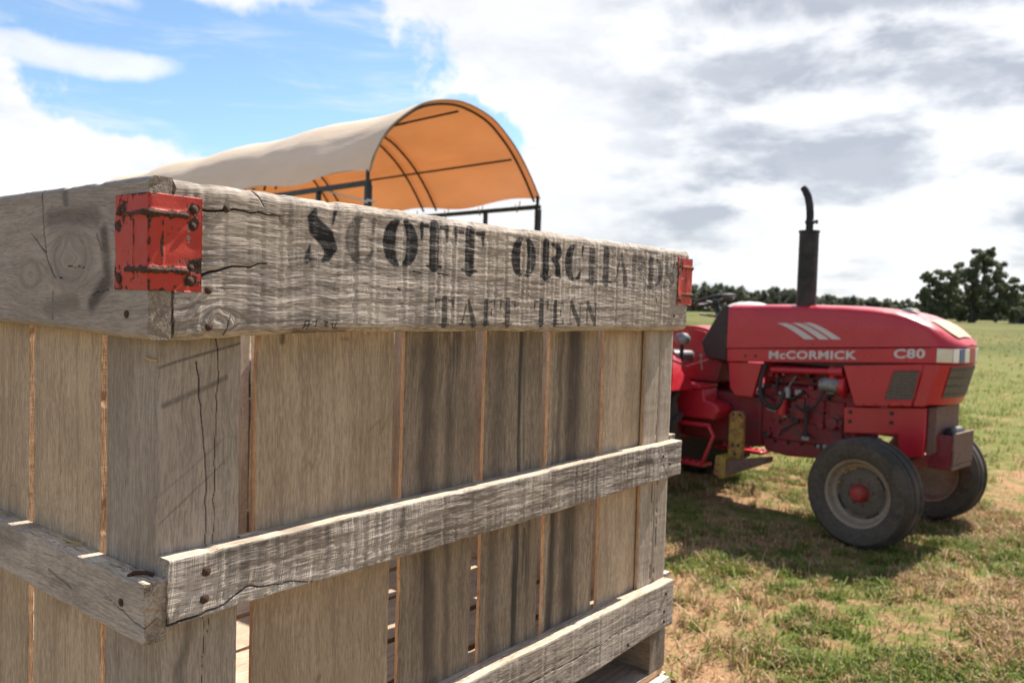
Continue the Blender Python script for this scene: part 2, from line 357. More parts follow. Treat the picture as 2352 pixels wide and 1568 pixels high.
def plank_mesh(L, Wd, T, mats, nx, ny, seed=0, rough=0.0012, knots=(), cracks=(), stains=(), inkfn=None, edgefn=None, warp=0.0, nback=1, disp=0.0006, round_=0.003):
    """a board: x along the grain, y across, outer face at z = T. mats: face, lower edge, upper edge, ends"""
    xs = np.linspace(0, L, nx + 1); fv = np.linspace(0, 1, ny + 1)
    # cross-section loop: front points (rounded arris), back points
    cs = [(v, 1) for v in fv] + [(v, 0) for v in np.linspace(1, 0, nback + 2)]
    nc = len(cs)
    X = np.repeat(xs[:, None], nc, 1); Vv = np.array([c[0] for c in cs])[None, :].repeat(nx + 1, 0); Fr = np.array([c[1] for c in cs])[None, :].repeat(nx + 1, 0).astype(float)
    e0 = rough * (fbm(xs * 9, xs * 0 + 1.3, seed, 4) * 1.6 + 1.1 * np.maximum(0, vn(xs * 38, xs * 0 + 4.1, seed + 5) - 0.55) * 3)
    e1 = rough * (fbm(xs * 9, xs * 0 + 8.3, seed + 2, 4) * 1.6 + 1.1 * np.maximum(0, vn(xs * 38, xs * 0 + 9.1, seed + 6) - 0.55) * 3)
    if edgefn is not None:
        a, b_ = edgefn(xs); e0 = e0 + a; e1 = e1 + b_
    Y = e0[:, None] + (Wd - e0 - e1)[:, None] * Vv
    # rounding at the arrises of the front
    dEdge = np.minimum(Vv, 1 - Vv) * Wd
    Z = np.where(Fr > .5, T - np.maximum(0, round_ - dEdge) ** 2 / (round_ * 1.6), 0.0)
    # end-grain raggedness
    ends = rough * 1.2 * vn(Y * 140, Y * 0 + 3, seed + 9)
    tx = X / L
    X = X + np.where(tx < 1e-6, ends, 0) + np.where(tx > 1 - 1e-6, ends, 0)
    Z = Z + warp * (vn(X * 1.6, X * 0 + .5, seed + 11))
    # grain field, deflected around knots
    GX, GY = X.copy(), Y.copy()
    GY = GY + 0.010 * fbm(X * 2.2, Y * 3, seed + 20, 3) + 0.002 * vn(X * 22, Y * 8, seed + 23)
    stain = np.zeros_like(X); crack = np.zeros_like(X); ink = np.zeros_like(X)
    for (kx, ky, kr, asp) in knots:
        dx, dy = (X - kx) / asp, (Y - ky); r2 = dx * dx + dy * dy; r_ = np.sqrt(r2) + 1e-6
        ins = r_ < kr
        defl = ky + dy * (1 - np.minimum(1, (kr / r_) ** 2))
        GY = np.where(ins, ky + r_ * (1.3 + 0.5 * vn(np.arctan2(dy, dx) * 1.2, r_ * 60, seed + 77)), GY + (defl - ky - dy)); GX = np.where(ins, kx + 0.15 * np.arctan2(dy, dx) * kr, GX)
        stain = np.maximum(stain, np.where(ins, 0.05 + 0.30 * (r_ / kr) ** 6, 0.25 * np.exp(-((r_ - kr) / (kr * .35)) ** 2)))
    Zd = np.zeros_like(X)
    fm = Fr > .5
    for pts, w, dep in cracks:
        wob = 0.0016 * vn(X * 90, Y * 5, seed + 31)
        dd, par = seg_dist(X, Y + wob, pts)
        ww = w * (1 - 0.7 * par)
        k = np.clip(1 - dd / np.maximum(ww, 2e-4), 0, 1)
        crack = np.maximum(crack, np.clip(k * 1.6, 0, 1)); Zd = Zd - dep * np.clip(k * 1.3, 0, 1)
    for pts, w, a in stains:
        dd, par = seg_dist(X, Y + 0.004 * vn(X * 30, Y * 30, seed + 41), pts)
        stain = np.maximum(stain, a * np.clip(1.4 * (1 - dd / w), 0, 1))
    if inkfn is not None: ink = inkfn(X, Y) * fm
    Zd = Zd + disp * (fbm(GX * 18, GY * 150, seed + 50, 3) + 0.5 * vn(X * 160, Y * 4, seed + 60))
    Z = Z + np.where(fm, Zd, 0)
    V = np.stack([X, Y, Z], -1).reshape(-1, 3)
    i = np.arange(nx)[:, None]; j = np.arange(nc)[None, :]
    jn = (j + 1) % nc
    q = np.stack([i * nc + j + 0 * i, (i + 1) * nc + j, (i + 1) * nc + jn + 0 * i, i * nc + jn + 0 * i], -1).reshape(-1, 4)
    mrow = np.zeros(nc, int); mrow[ny] = 2; mrow[nc - 1] = 1
    mi = np.tile(mrow, nx)
    # end caps: front row bridged to the back line with quads where possible
    c0 = []
    fr = list(range(ny + 1)); bk = list(range(nc - 1, ny, -1))
    for k in range(ny):
        bi = bk[min(int(round(k / ny * (len(bk) - 1))), len(bk) - 1)]; bj = bk[min(int(round((k + 1) / ny * (len(bk) - 1))), len(bk) - 1)]
        c0.append((fr[k], fr[k + 1], bj, bi))
    c0 = np.array(c0)
    # degenerate quads (bi == bj) are emitted as triangles through a separate list
    quads = c0[c0[:, 2] != c0[:, 3]]; tris = c0[c0[:, 2] == c0[:, 3]][:, :3]
    base = nx * nc
    allq = np.concatenate([q, quads, (quads + base)[:, ::-1]]) if len(quads) else q
    mi = np.concatenate([mi, np.full(2 * len(quads), 3)])
    me = bpy.data.meshes.new('board')
    loops = [allq.ravel()]; starts = [np.arange(0, len(allq) * 4, 4)]
    if len(tris):
        tr = np.concatenate([tris, (tris + base)[:, ::-1]]); loops.append(tr.ravel()); starts.append(len(allq) * 4 + np.arange(0, len(tr) * 3, 3)); mi = np.concatenate([mi, np.full(len(tr), 3)])
    lp = np.concatenate(loops); stt = np.concatenate(starts)
    me.vertices.add(len(V)); me.vertices.foreach_set('co', V.astype(np.float32).ravel())
    me.loops.add(len(lp)); me.loops.foreach_set('vertex_index', lp.astype(np.int32))
    me.polygons.add(len(stt)); me.polygons.foreach_set('loop_start', stt.astype(np.int32))
    me.polygons.foreach_set('material_index', mi.astype(np.int32)); me.polygons.foreach_set('use_smooth', np.ones(len(stt), bool))
    for a in mats: me.materials.append(a)
    me.update(calc_edges=True); me.validate()
    g = me.attributes.new('grain', 'FLOAT_VECTOR', 'POINT'); g.data.foreach_set('vector', np.stack([GX, GY, Z], -1).astype(np.float32).ravel())
    g = me.attributes.new('marks', 'FLOAT_VECTOR', 'POINT'); g.data.foreach_set('vector', np.stack([ink, crack, np.clip(stain, 0, 1)], -1).astype(np.float32).ravel())
    me.set_sharp_from_angle(angle=R(50))
    return me

# --- stencil lettering, as strokes in a unit box: (points, radii)
def ell(cx, cy, rx, ry, a0, a1, n=9): return [(cx + rx * math.cos(R(a0 + (a1 - a0) * i / n)), cy + ry * math.sin(R(a0 + (a1 - a0) * i / n))) for i in range(n + 1)]
def crescent(cx, side, n=10):
    p = ell(cx, .5, .33, .47, 90 + 10 * 1, 270 - 10, n) if side < 0 else ell(cx, .5, .33, .47, 80, -80, n)
    return (p, [0.05 + 0.14 * math.sin(math.pi * i / n) for i in range(n + 1)])
def bar(x0, y0, x1, y1, r0, r1=None): return ([(x0, y0), (x1, y1)], [r0, r0 if r1 is None else r1])
STEM = lambda x, w=.14: [bar(x, .04, x, .96, w), bar(x - w - .08, .03, x + w + .08, .03, .035)]
GL = {
 'S': [([(.30, .93), (.22, .78), (.34, .62), (.62, .47), (.78, .30), (.70, .12), (.55, .04)], [.06, .13, .20, .22, .18, .10, .04]), bar(.06, .03, .16, .30, .07, .02), bar(.92, .98, .84, .72, .06, .02), bar(.06, .03, .36, .05, .05, .02)],
 'C': [crescent(.52, -1), (ell(.50, .5, .38, .46, -75, -25, 5), [.04, .06, .08, .07, .05, .03]), bar(.90, .95, .86, .68, .07, .03)],
 'O': [crescent(.46, -1), crescent(.54, 1)],
 'T': STEM(.5, .16) + [bar(.06, .95, .27, .95, .055), bar(.06, .96, .05, .64, .075, .03), bar(.73, .95, .94, .95, .055), bar(.94, .96, .95, .64, .075, .03)],
 'R': STEM(.24) + [([(.50, .95), (.78, .88), (.84, .72), (.74, .56), (.52, .52)], [.04, .10, .14, .10, .04]), ([(.60, .48), (.76, .36), (.80, .18), (.92, .05)], [.05, .12, .13, .06])],
 'H': STEM(.22) + STEM(.78) + [bar(.4, .5, .6, .5, .04)],
 'A': [bar(.16, .04, .40, .80, .05, .04), bar(.80, .04, .50, .97, .15, .07), bar(.04, .03, .28, .03, .035), bar(.62, .03, .98, .03, .035), bar(.36, .36, .50, .36, .03)],
 'D': STEM(.24) + [(ell(.50, .5, .34, .46, 75, -75, 9), [.04, .08, .12, .14, .15, .15, .14, .12, .08, .04])],
 'F': STEM(.28) + [bar(.54, .95, .88, .95, .035), bar(.90, .96, .90, .70, .05, .02), bar(.54, .52, .68, .52, .03), bar(.70, .64, .70, .40, .04)],
 'E': STEM(.28) + [bar(.54, .95, .88, .95, .035), bar(.90, .96, .90, .72, .05, .02), bar(.70, .62, .70, .40, .05), bar(.54, .04, .88, .04, .035), bar(.92, .04, .88, .30, .06, .02)],
 'N': [bar(.18, .04, .18, .90, .05), bar(.24, .96, .78, .06, .14), bar(.84, .1, .84, .96, .05), bar(.04, .03, .32, .03, .035), bar(.70, .97, .98, .97, .03)],
}
ZR0 = -0.0473
LETTERS = [('S', .171, .222, .043, .112, 1.0), ('C', .236, .290, .045, .107, .62), ('O', .304, .364, .046, .109, 1.0), ('T', .371, .430, .047, .109, .95), ('T', .443, .512, .045, .107, 1.0),
 ('O', .583, .641, .043, .106, 1.0), ('R', .657, .722, .044, .105, 1.0), ('C', .729, .790, .042, .105, 1.0), ('H', .797, .883, .042, .102, .85), ('A', .889, .947, .043, .100, .72), ('R', .953, 1.011, .043, .100, .55), ('D', 1.018, 1.082, .040, .099, .78), ('S', 1.087, 1.137, .040, .096, .60),
 ('T', .404, .446, -.036, .002, .76), ('A', .457, .500, -.036, .002, .78), ('F', .510, .543, -.036, .002, .86), ('T', .553, .595, -.036, .003, .80),
 ('T', .643, .685, -.036, .004, .82), ('E', .693, .733, -.036, .003, .86), ('N', .742, .789, -.036, .003, .82), ('N', .797, .840, -.036, .003, .72)]
SCRIBBLE = [[(.172, -.040), (.174, -.031), (.179, -.030)], [(.178, -.041), (.180, -.030)], [(.173, -.036), (.180, -.036)], [(.185, -.032), (.192, -.030), (.190, -.036)], [(.186, -.047), (.194, -.045)],
 [(.204, -.031), (.209, -.032), (.205, -.036), (.210, -.037)], [(.216, -.034), (.219, -.040)], [(.223, -.033), (.221, -.040), (.227, -.040)]]
def ink_rail(X, Y):
    out = np.zeros_like(X); Zc = Y + ZR0
    for ch, x0, x1, z0, z1, a in LETTERS:
        m = (X > x0 - .012) & (X < x1 + .012) & (Zc > z0 - .012) & (Zc < z1 + .012)
        if not m.any(): continue
        asp = (x1 - x0) / (z1 - z0)
        gx = (X[m] - x0) / (x1 - x0) * asp; gy = (Zc[m] - z0) / (z1 - z0)
        v = np.zeros(gx.shape)
        for pts, rr in GL[ch]:
            rr = np.array(rr)
            for i in range(len(pts) - 1):
                (ax, ay), (bx, by) = pts[i], pts[i + 1]; ax *= asp; bx *= asp
                ddx, ddy = bx - ax, by - ay; l2 = ddx * ddx + ddy * ddy + 1e-9
                k = np.clip(((gx - ax) * ddx + (gy - ay) * ddy) / l2, 0, 1)
                dd = np.hypot(gx - ax - k * ddx, gy - ay - k * ddy) - (rr[i] + k * (rr[i + 1] - rr[i])) * (0.55 + .45 * asp)
                v = np.maximum(v, np.clip(0.5 - dd / 0.035, 0, 1))
        out[m] = np.maximum(out[m], v * a)
    for pts in SCRIBBLE:
        dd, _ = seg_dist(X, Zc, pts); out = np.maximum(out, np.clip(1.5 - dd / .0009, 0, 1) * .95)
    # old smear in front of the second line
    out = np.maximum(out, 0.45 * np.clip(1.3 - np.hypot((X - .392) / .012, (Zc + .018) / .022), 0, 1))
    return out

def basis(X, Y, Z, o):
    return Matrix(((X.x, Y.x, Z.x, o[0]), (X.y, Y.y, Z.y, o[1]), (X.z, Y.z, Z.z, o[2]), (0, 0, 0, 1)))
vx, vy, vz = Vector((1, 0, 0)), Vector((0, 1, 0)), Vector((0, 0, 1))

def nail_mesh():
    b = MB(); n = 10
    b.lathe([(0.0002, 0.0022), (0.0026, 0.0020), (0.0043, 0.0012), (0.0047, 0.0), (0.002, -0.001), (0.0019, -0.012)], axis='z', n=n)
    o = b.build('nail', M_nail); me = o.data; bpy.data.objects.remove(o); return me
NAIL = nail_mesh()
def nail(parent, x, y, z, tilt=0.0, s=1.0):
    return link('nail', NAIL, parent, Matrix.Translation((x, y, z)) @ Matrix.Rotation(tilt, 4, 'X') @ Matrix.Rotation(x * 90, 4, 'Z') @ Matrix.Scale(s, 4))

def bracket(parent, M, seed=0):
    """sheet-metal corner bracket: s along the bend, bent at s = 0; ribs pressed in. local: +x face and +y face of a corner, z up"""
    ns, nz = 96, 84; sA, sB, h = -0.069, 0.060, 0.103
    s = np.linspace(sA, sB, ns + 1); z = np.linspace(0, h, nz + 1)
    Sg, Zg = np.meshgrid(s, z, indexing='ij')
    bead = lambda c, w: np.exp(-((Zg - c) / w) ** 2)
    span = np.clip((0.050 - np.abs(Sg + .002)) / .006, 0, 1)
    knob = 0.45 + 0.55 * np.maximum(np.exp(-((Sg - .036) / .010) ** 2), np.exp(-((np.abs(Sg) - .004) / .014) ** 2))
    rib = (bead(.082, .0032) + bead(.022, .0032)) * span * knob
    grooves = np.exp(-((Sg - .014) / .0016) ** 2) + np.exp(-((Sg + .030) / .0016) ** 2)
    grooves = grooves * np.clip((Zg - .026) / .004, 0, 1) * np.clip((.078 - Zg) / .004, 0, 1)
    out_ = 0.0012 + 0.0040 * rib + 0.0009 * grooves + 0.0006 * vn(Sg * 60, Zg * 60, seed) + 0.0016 * np.clip((np.abs(Sg - .0) - .05) / .02, 0, 1) * (1 + vn(Zg * 30, Zg * 0, seed + 2))
    rr = 0.004
    # position on the bent line with a small radius at the corner
    ang = np.clip(Sg / rr, -1, 1) * (math.pi / 4) + math.pi / 4          # normal direction between the two faces
    nxv, nyv = -np.cos(ang + 0), -np.sin(ang)
    px = np.where(Sg > 0, np.maximum(Sg, 0), 0.0); py = np.where(Sg < 0, np.maximum(-Sg, 0), 0.0)
    edge_z = 0.0005 * vn(Sg * 30, Sg * 0 + .5, seed + 4)
    Zc = Zg + np.where(Zg > h * .98, edge_z, 0) + np.where(Zg < h * .02, edge_z, 0)
    def layer(off): return np.stack([px + nxv * (out_ + off), py + nyv * (out_ + off), Zc], -1).reshape(-1, 3)
    V = np.concatenate([layer(0.0), layer(-0.0011)]); n = (ns + 1) * (nz + 1)
    i = np.arange(ns)[:, None]; j = np.arange(nz)[None, :]; a = i * (nz + 1) + j
    q = np.stack([a, a + (nz + 1), a + (nz + 2), a + 1], -1).reshape(-1, 4)
    rim = []
    for k in range(ns):
        for jj in (0, nz):
            p = k * (nz + 1) + jj; p2 = p + nz + 1; rim.append((p, p2, p2 + n, p + n))
    for k in range(nz):
        for ii in (0, ns):
            p = ii * (nz + 1) + k; rim.append((p, p + 1, p + 1 + n, p + n))
    me = fast_mesh('corner_bracket', V, np.concatenate([q, q[:, ::-1] + n, np.array(rim)]), [M_bracket])
    edge = np.minimum(np.minimum(Sg - sA, sB - Sg), np.minimum(Zg, h - Zg))
    blot = np.clip(vn(Sg * 38 + 3, Zg * 38, seed + 21) - .25, 0, 1) * (bead(.082, .012) + bead(.022, .012) + np.exp(-(edge / .010)))
    wear = np.maximum(np.maximum(rib * 1.1, 0.75 * blot), 0.42 * np.exp(-(edge / .0030)) * (0.6 + 0.6 * vn(Sg * 45, Zg * 45, seed + 17))); wear = np.maximum(wear, 0.85 * grooves * (0.5 + 0.5 * vn(Sg * 200, Zg * 90, seed + 7)))
    wear = np.maximum(wear, 0.8 * np.exp(-((Sg) / .0022) ** 2) * (0.5 + 0.5 * vn(Zg * 120, Zg * 0, seed + 8)))
    holes = [(-.060, .085), (-.060, .012), (-.062, .070), (.050, .090), (.049, .072), (.047, .026), (.046, .012)]
    for (a_, b_) in holes: wear = np.maximum(wear, 1.05 * np.exp(-(np.hypot(Sg - a_, Zg - b_) / .0062) ** 2))
    at = me.attributes.new('wear', 'FLOAT', 'POINT'); at.data.foreach_set('value', np.tile(wear.ravel(), 2).astype(np.float32))
    o = link('corner_bracket', me, parent, M); o['label'] = 'bent metal corner bracket in chipped red paint'
    for k, (a_, b_) in enumerate(holes):
        if k in (2,): continue
        p = Vector((max(a_, 0), max(-a_, 0), b_)); nn = Vector((0, -1, 0)) if a_ > 0 else Vector((-1, 0, 0))
        p = p + nn * 0.0020
        link('rivet', NAIL, o, Matrix.Translation(p) @ nn.to_track_quat('Z', 'Y').to_matrix().to_4x4() @ Matrix.Scale(1.0 if k in (1, 3, 6) else .75, 4))
    return o

def crate(name, base_z, hi, label):
    root = empty(name, (CO.x, CO.y, base_z), CRATE_A)
    tag(root, label, 'crate', 'orchard crates in the stack')
    zz = lambda z: z + BASE
    sx = 1 if hi else 0
    def put(nm, me, M, lab=None):
        o = link(nm, me, root, M)
        if lab: o['label'] = lab
        return o
    def res(L, Wd, mm):
        mm = mm if hi else 24
        return max(4, int(L * 1000 / mm)), max(4, int(Wd * 1000 / mm))
    rs = random.Random(11 if hi else 77)
    TK = 0.0075
    pz0, pz1 = -0.698, 0.108
    # ---- right-hand long wall (faces -y)
    right = [(0.0, .104, M_post, 1.2), (.127, .3555, M_plank, 2.5), (.3765, .5355, M_dark, 2.5), (.5585, .715, M_dark, 3), (.734, .8935, M_dark, 3), (.915, 1.074, M_plank, 3), (1.0755, 1.136, M_post, 3.5), (1.1375, 1.194, M_post, 3.5)]
    feats = {
      0: dict(knots=[], cracks=[([(.62, .074 - .016), (.50, .060 - .016), (.36, .061 - .016), (.20, .062 - .016)], .0013, .001), ([(.78, .066 - .02), (.62, .046 - .016), (.36, .046 - .01), (.30, .04)], .0012, .001), ([(.20, .03), (.12, .033), (.02, .03)], .0012, .001)],
              stains=[([(.615, .104), (.628, .05), (.640, .0)], .0022, .75), ([(.572, .10), (.590, .045), (.600, .02)], .0045, .6), ([(.74, .104), (.78, .04)], .0016, .35), ([(.47, .104), (.53, .02)], .0018, .3), ([(.44, .1), (.50, .02)], .0018, .45), ([(.33, .06), (.25, .075), (.15, .06)], .010, .5)]),
      1: dict(stains=[([(.655, .190), (.657, .105)], .0020, .75), ([(.64, .192), (.672, .189)], .006, .9), ([(.642, .10), (.642, .088)], .003, .6), ([(.51, .05), (.525, .03), (.505, .025), (.53, .012)], .003, .35), ([(.47, .16), (.482, .15), (.47, .147), (.485, .14)], .0022, .3), ([(.18, .13), (.184, .128)], .005, .6)]),
      2: dict(stains=[([(.8, .11), (.45, .115), (.02, .085)], .022, .75), ([(.8, .07), (.4, .06), (.02, .055)], .010, .5)]),
      3: dict(stains=[([(.30, .045), (.22, .042)], .005, 1.0), ([(.42, .04), (.36, .043)], .005, .6), ([(.8, .12), (.02, .13)], .02, .5)]),
      4: dict(knots=[(.50, .095, .013, 2.2)], stains=[([(.8, .09), (.45, .085), (.02, .08)], .040, .9), ([(.8, .12), (.02, .14)], .012, .7)]),
      6: dict(cracks=[([(.45, .004), (.30, .010), (.05, .006)], .0012, .002)]), 7: dict(cracks=[([(.36, .052), (.30, .044), (.04, .05)], .0016, .002)]),
    }
    REC = 0.012                       # the thin planks sit behind the corner boards
    right = [(x0, x1, m, mm) if k in (0, 6, 7) else (x0 + REC * (x0 + .484) / .882, min(x1 + REC * (x1 + .484) / .882, 1.09), m, mm) for k, (x0, x1, m, mm) in enumerate(right)]
    for k, (x0, x1, m, mm) in enumerate(right):
        rec = 0 if k in (0, 6, 7) else REC
        L = pz1 - pz0; Wd = x1 - x0; nx, ny = res(L, Wd, mm)
        f = feats.get(k, {}) if hi else {}
        me = plank_mesh(L, Wd, TK, [m, M_edge, M_post if k == 0 else M_edge, M_end], nx, ny, seed=30 + k + (0 if hi else 50), rough=.0010, warp=.0012, disp=.0004 if k else .0006, round_=.0016, **f)
        put('plank', me, basis(vz, -vx, -vy, (x1, TK + rec, zz(pz0))), 'tan plank streaked with dark stains' if m is M_dark else None)
    # ---- left-hand wall (faces -x)
    lefts = [(TK + .0005, .120, M_post), (.131, .319, M_plank), (.335, .56, M_plank), (.585, .75, M_dark), (.772, .95, M_plank), (.965, DEP - TK - .001, M_post)]
    for k, (y0, y1, m) in enumerate(lefts):
        L = pz1 - pz0; Wd = y1 - y0; nx, ny = res(L, Wd, 2.2 if k < 3 else 8)
        f = {}
        if hi and k == 0: f = dict(knots=[(.31 + .0, .070 - .02, .010, 1.7)], stains=[([(.06, .07), (.19, .085)], .003, .7), ([(.14, .1), (.20, .092)], .006, .6)])
        if hi and k == 1: f = dict(stains=[([(.34, .08), (.30, .10)], .03, .35)])
        if hi and k == 2: f = dict(knots=[(.40, .05, .012, 2.0)])
        me = plank_mesh(L, Wd, TK, [m, M_edge, M_edge, M_end], nx, ny, seed=60 + k, rough=.0016 if k else .0008, warp=.0012, disp=.0004, round_=.0016, **f)
        put('plank', me, basis(vz, vy, -vx, (TK, y0, zz(pz0))))
    # ---- far end wall (faces +x) and back wall (faces +y); paler wood paints interior light
    y = TK + .002
    for k, w in enumerate((.11, .18, .15, .2, .17, .15)):
        y1 = min(y + w, DEP - TK - .002); L = pz1 - pz0; nx, ny = res(L, y1 - y, 14)
        me = plank_mesh(L, y1 - y, TK, [M_floor, M_edge, M_edge, M_end], nx, ny, seed=80 + k, rough=.001, disp=.0004)
        put('plank', me, basis(vz, -vy, vx, (LEN - .006 - TK, y1, zz(pz0)))); y = y1 + rs.uniform(.008, .02)
    x = 0.0
    for k, w in enumerate((.10, .21, .16, .19, .15, .17, .13)):
        x1 = min(x + w, LEN - .006); L = pz1 - pz0; nx, ny = res(L, x1 - x, 14)
        if x1 - x < .03: break
        me = plank_mesh(L, x1 - x, TK, [M_floor, M_edge, M_edge, M_end], nx, ny, seed=90 + k, rough=.001, disp=.0004)
        put('plank', me, basis(vz, vx, vy, (x, DEP - TK, zz(pz0)))); x = x1 + rs.uniform(.008, .022)
    # ---- floor boards (along x)
    y = .024
    for k in range(7):
        w = (.14, .12, .16, .13, .15, .14, .12)[k]; y1 = min(y + w, DEP - .024)
        if y1 - y < .03: break
        nx, ny = res(LEN - .055, y1 - y, 10)
        me = plank_mesh(LEN - .055, y1 - y, .022, [M_floor, M_edge, M_edge, M_end], nx, ny, seed=120 + k, rough=.0012, disp=.0005)
        put('floor_board', me, basis(vx, vy, vz, (.022, y, zz(-.692)))); y = y1 + rs.uniform(.012, .02)
    # ---- rails. right wall: along x, faces -y
    t1, t2 = .0262, .0255
    def sag(xs):
        lo = -0.006 * np.exp(-((xs - .03) / .07) ** 2) + .002 * np.sin(xs * 5); hi_ = .0012 * np.abs(fbm(xs * 14, xs * 0, 3)) * 3
        return lo, hi_
    nx, ny = (1300, 180) if hi else (50, 8)
    me = plank_mesh(LEN - .003, .1699, t1, [M_rail, M_end, M_top, M_end], nx, ny, seed=3 if hi else 203, rough=.0016, edgefn=sag if hi else None, inkfn=ink_rail if hi else None, disp=.0009, round_=.012,
        knots=[(.055, .018, .012, 1.6), (.94, .163, .006, 1.5)] if hi else [],
        cracks=[([(.030, .139), (.061, .1425), (.09, .1432), (.135, .1425)], .0019, .004), ([(.030, .066), (.045, .073), (.066, .0775), (.085, .0785), (.116, .0855)], .0022, .004), ([(.098, .168), (.112, .150)], .0012, .002), ([(.062, .0), (.068, .022)], .0011, .002),
                ([(.36, .086), (.375, .086)], .0014, .002), ([(.41, .086), (.432, .0855)], .0014, .002), ([(1.06, .062), (1.063, .05)], .0030, .004), ([(.33, .062), (.335, .060)], .002, .002), ([(.05, .055), (.075, .052)], .0010, .001)] if hi else (),
        stains=[([(.155, .165), (.165, .11), (.17, .02)], .022, .35), ([(.02, .165), (.02, .0)], .03, .25), ([(.20, .06), (.205, .0)], .02, .4), ([(.115, .06), (.10, .02)], .03, .3), ([(.16, .004), (.24, .002)], .006, .7)] if hi else ())
    tr = put('top_rail', me, basis(vx, vz, -vy, (.003, -.0005, zz(ZR0))), 'weathered board with faded black stencilled lettering')
    if hi:
        for (a, b_, zt) in [(.061, .1435, 1), (.040, .051, 1), (.041, .010, 1), (1.144, .140, .8), (1.151, .062, .9), (1.139, .029, .8), (1.165, .062, .8)]:
            nail(tr, a, b_, t1 + .0006, 0.1, 1.0 * zt)
    # left wall top rail: along -y, faces -x
    Ll = DEP + .05
    nx, ny = (900, 110) if hi else (50, 8)
    Y1 = DEP + .0252 - .0005
    fx = lambda yp: Y1 - yp
    def lsag(xs): return .004 * np.exp(-((xs - fx(.02)) / .12) ** 2) * -1, .0014 * np.abs(fbm(xs * 10, xs * 0, 8)) * 2
    me = plank_mesh(DEP + .0504, .1699, t1, [M_lrail, M_end, M_top, M_end], nx, ny, seed=7 if hi else 207, rough=.0014, edgefn=lsag if hi else None, disp=.0006, round_=.008,
        knots=[(fx(.155), .085, .029, 1.5), (fx(.265), .065, .016, 1.6)] if hi else [],
        cracks=[([(fx(.232), .169), (fx(.226), .12), (fx(.218), .085), (fx(.195), .062), (fx(.172), .060)], .0018, .003), ([(fx(.222), .092), (fx(.245), .108), (fx(.262), .116)], .0016, .002), ([(fx(.10), .042), (fx(.05), .050)], .0010, .001), ([(fx(.09), .11), (fx(.075), .09)], .0012, .002), ([(fx(.16), .075), (fx(.10), .072)], .0009, .001)] if hi else (),
        stains=[([(fx(.21), .135), (fx(.09), .132)], .018, .55), ([(fx(.072), .115), (fx(.062), .06), (fx(.10), .035)], .014, .8), ([(fx(.215), .025), (fx(.14), .03)], .016, .45), ([(fx(.17), .165), (fx(.165), .15)], .01, .6), ([(fx(.2), .01), (fx(.2), .045)], .004, .6)] if hi else ())
    lr = put('top_rail', me, basis(-vy, vz, -vx, (-.0005, Y1, zz(ZR0))), 'weathered board with a large knot and split')
    if hi: nail(lr, fx(.018), .0223, t1 + .0004, 0.1, .95)
    # middle slats
    nx, ny = (900, 60) if hi else (40, 6)
    def mid(xs): return .0010 * np.sin(xs * 7), .0008 * np.sin(xs * 11 + 1)
    me = plank_mesh(LEN + .004, .075, t2, [M_slat, M_edge, M_top, M_end], nx, ny, seed=13 if hi else 213, rough=.0014, edgefn=mid if hi else None, disp=.0010, round_=.0018,
        cracks=[([(.0, .0015), (.035, .0035), (.07, .0085), (.097, .0215), (.104, .0205), (.134, .0135), (.16, .012), (.187, .0045), (.23, .0015)], .0015, .004)] if hi else (),
        stains=[([(.10, .06), (.09, .02)], .012, .35), ([(.22, .068), (.223, .03)], .006, .5), ([(.355, .066), (.352, .03)], .010, .7), ([(1.02, .05), (1.07, .045)], .010, .6), ([(.06, .07), (.2, .073)], .005, .45), ([(1.10, .06), (1.14, .01)], .006, .6)] if hi else ())
    ms = put('middle_slat', me, basis(vx, vz, -vy, (0, -.0005, zz(-.3675))), 'rough sawn slat split along its lower edge')
    if hi:
        nail(ms, .045, .0525, t2 + .0008, .1, 1.25); nail(ms, .043, .0215, t2 + .0008, .1, 1.25); nail(ms, 1.12, .05, t2 + .0004, 0, .8); nail(ms, 1.15, .03, t2 + .0004, 0, .8)
    me = plank_mesh(DEP + .0474, .066, t2, [M_lrail, M_edge, M_top, M_end], nx, ny, seed=17 if hi else 217, rough=.0012, disp=.0006, round_=.0018,
        cracks=[([(DEP + .0474, .018), (DEP - .0, .026), (DEP - .04, .034)], .0012, .002)] if hi else (),
        stains=[([(fx(.30), .06), (fx(.42), .04)], .03, .5), ([(fx(.15), .025), (fx(.21), .03)], .003, .6)] if hi else ())
    M1 = basis(-vy, vz, -vx, (-.0005, DEP + .0252 - .0005, zz(-.381)))
    ls = put('middle_slat', me, M1)
    if hi:
        nail(ls, fx(.026), .036, t2 + .0006, .1, 1.0)
        b = MB(); b.tube([(fx(-.002), .068, .004), (fx(.004), .070, .008), (fx(.016), .0695, .017), (fx(.019), .066, .0205), (fx(.020), .060, .023)], [.0022, .0024, .0026, .0030, .0022], 8)
        o = b.build('bent_nail', M_nail, ls); o['label'] = 'rusty nail bent over the slat'
    # bottom rails
    nx, ny = (500, 50) if hi else (40, 6)
    def botf(xs): return -.004 * np.exp(-((xs - .85) / .12) ** 2) + .003 * np.exp(-((xs - 1.12) / .1) ** 2), .0 * xs
    me = plank_mesh(LEN - .01, .1005, t2, [M_rail, M_edge, M_top, M_end], nx, ny, seed=19 if hi else 219, rough=.0014, edgefn=botf if hi else None, disp=.0006, round_=.0018,
        cracks=[([(.62, .045), (.85, .043), (1.05, .052), (1.17, .05)], .0012, .002), ([(.75, .018), (.752, .010)], .003, .004)] if hi else ())
    br = put('bottom_rail', me, basis(vx, vz, -vy, (0, -.0005, zz(-.701))))
    if hi:
        for (a, b_) in [(1.155, .078), (1.15, .04), (1.15, .018), (1.0, .012), (.76, .012)]: nail(br, a, b_, t2 + .0005, 0, .95)
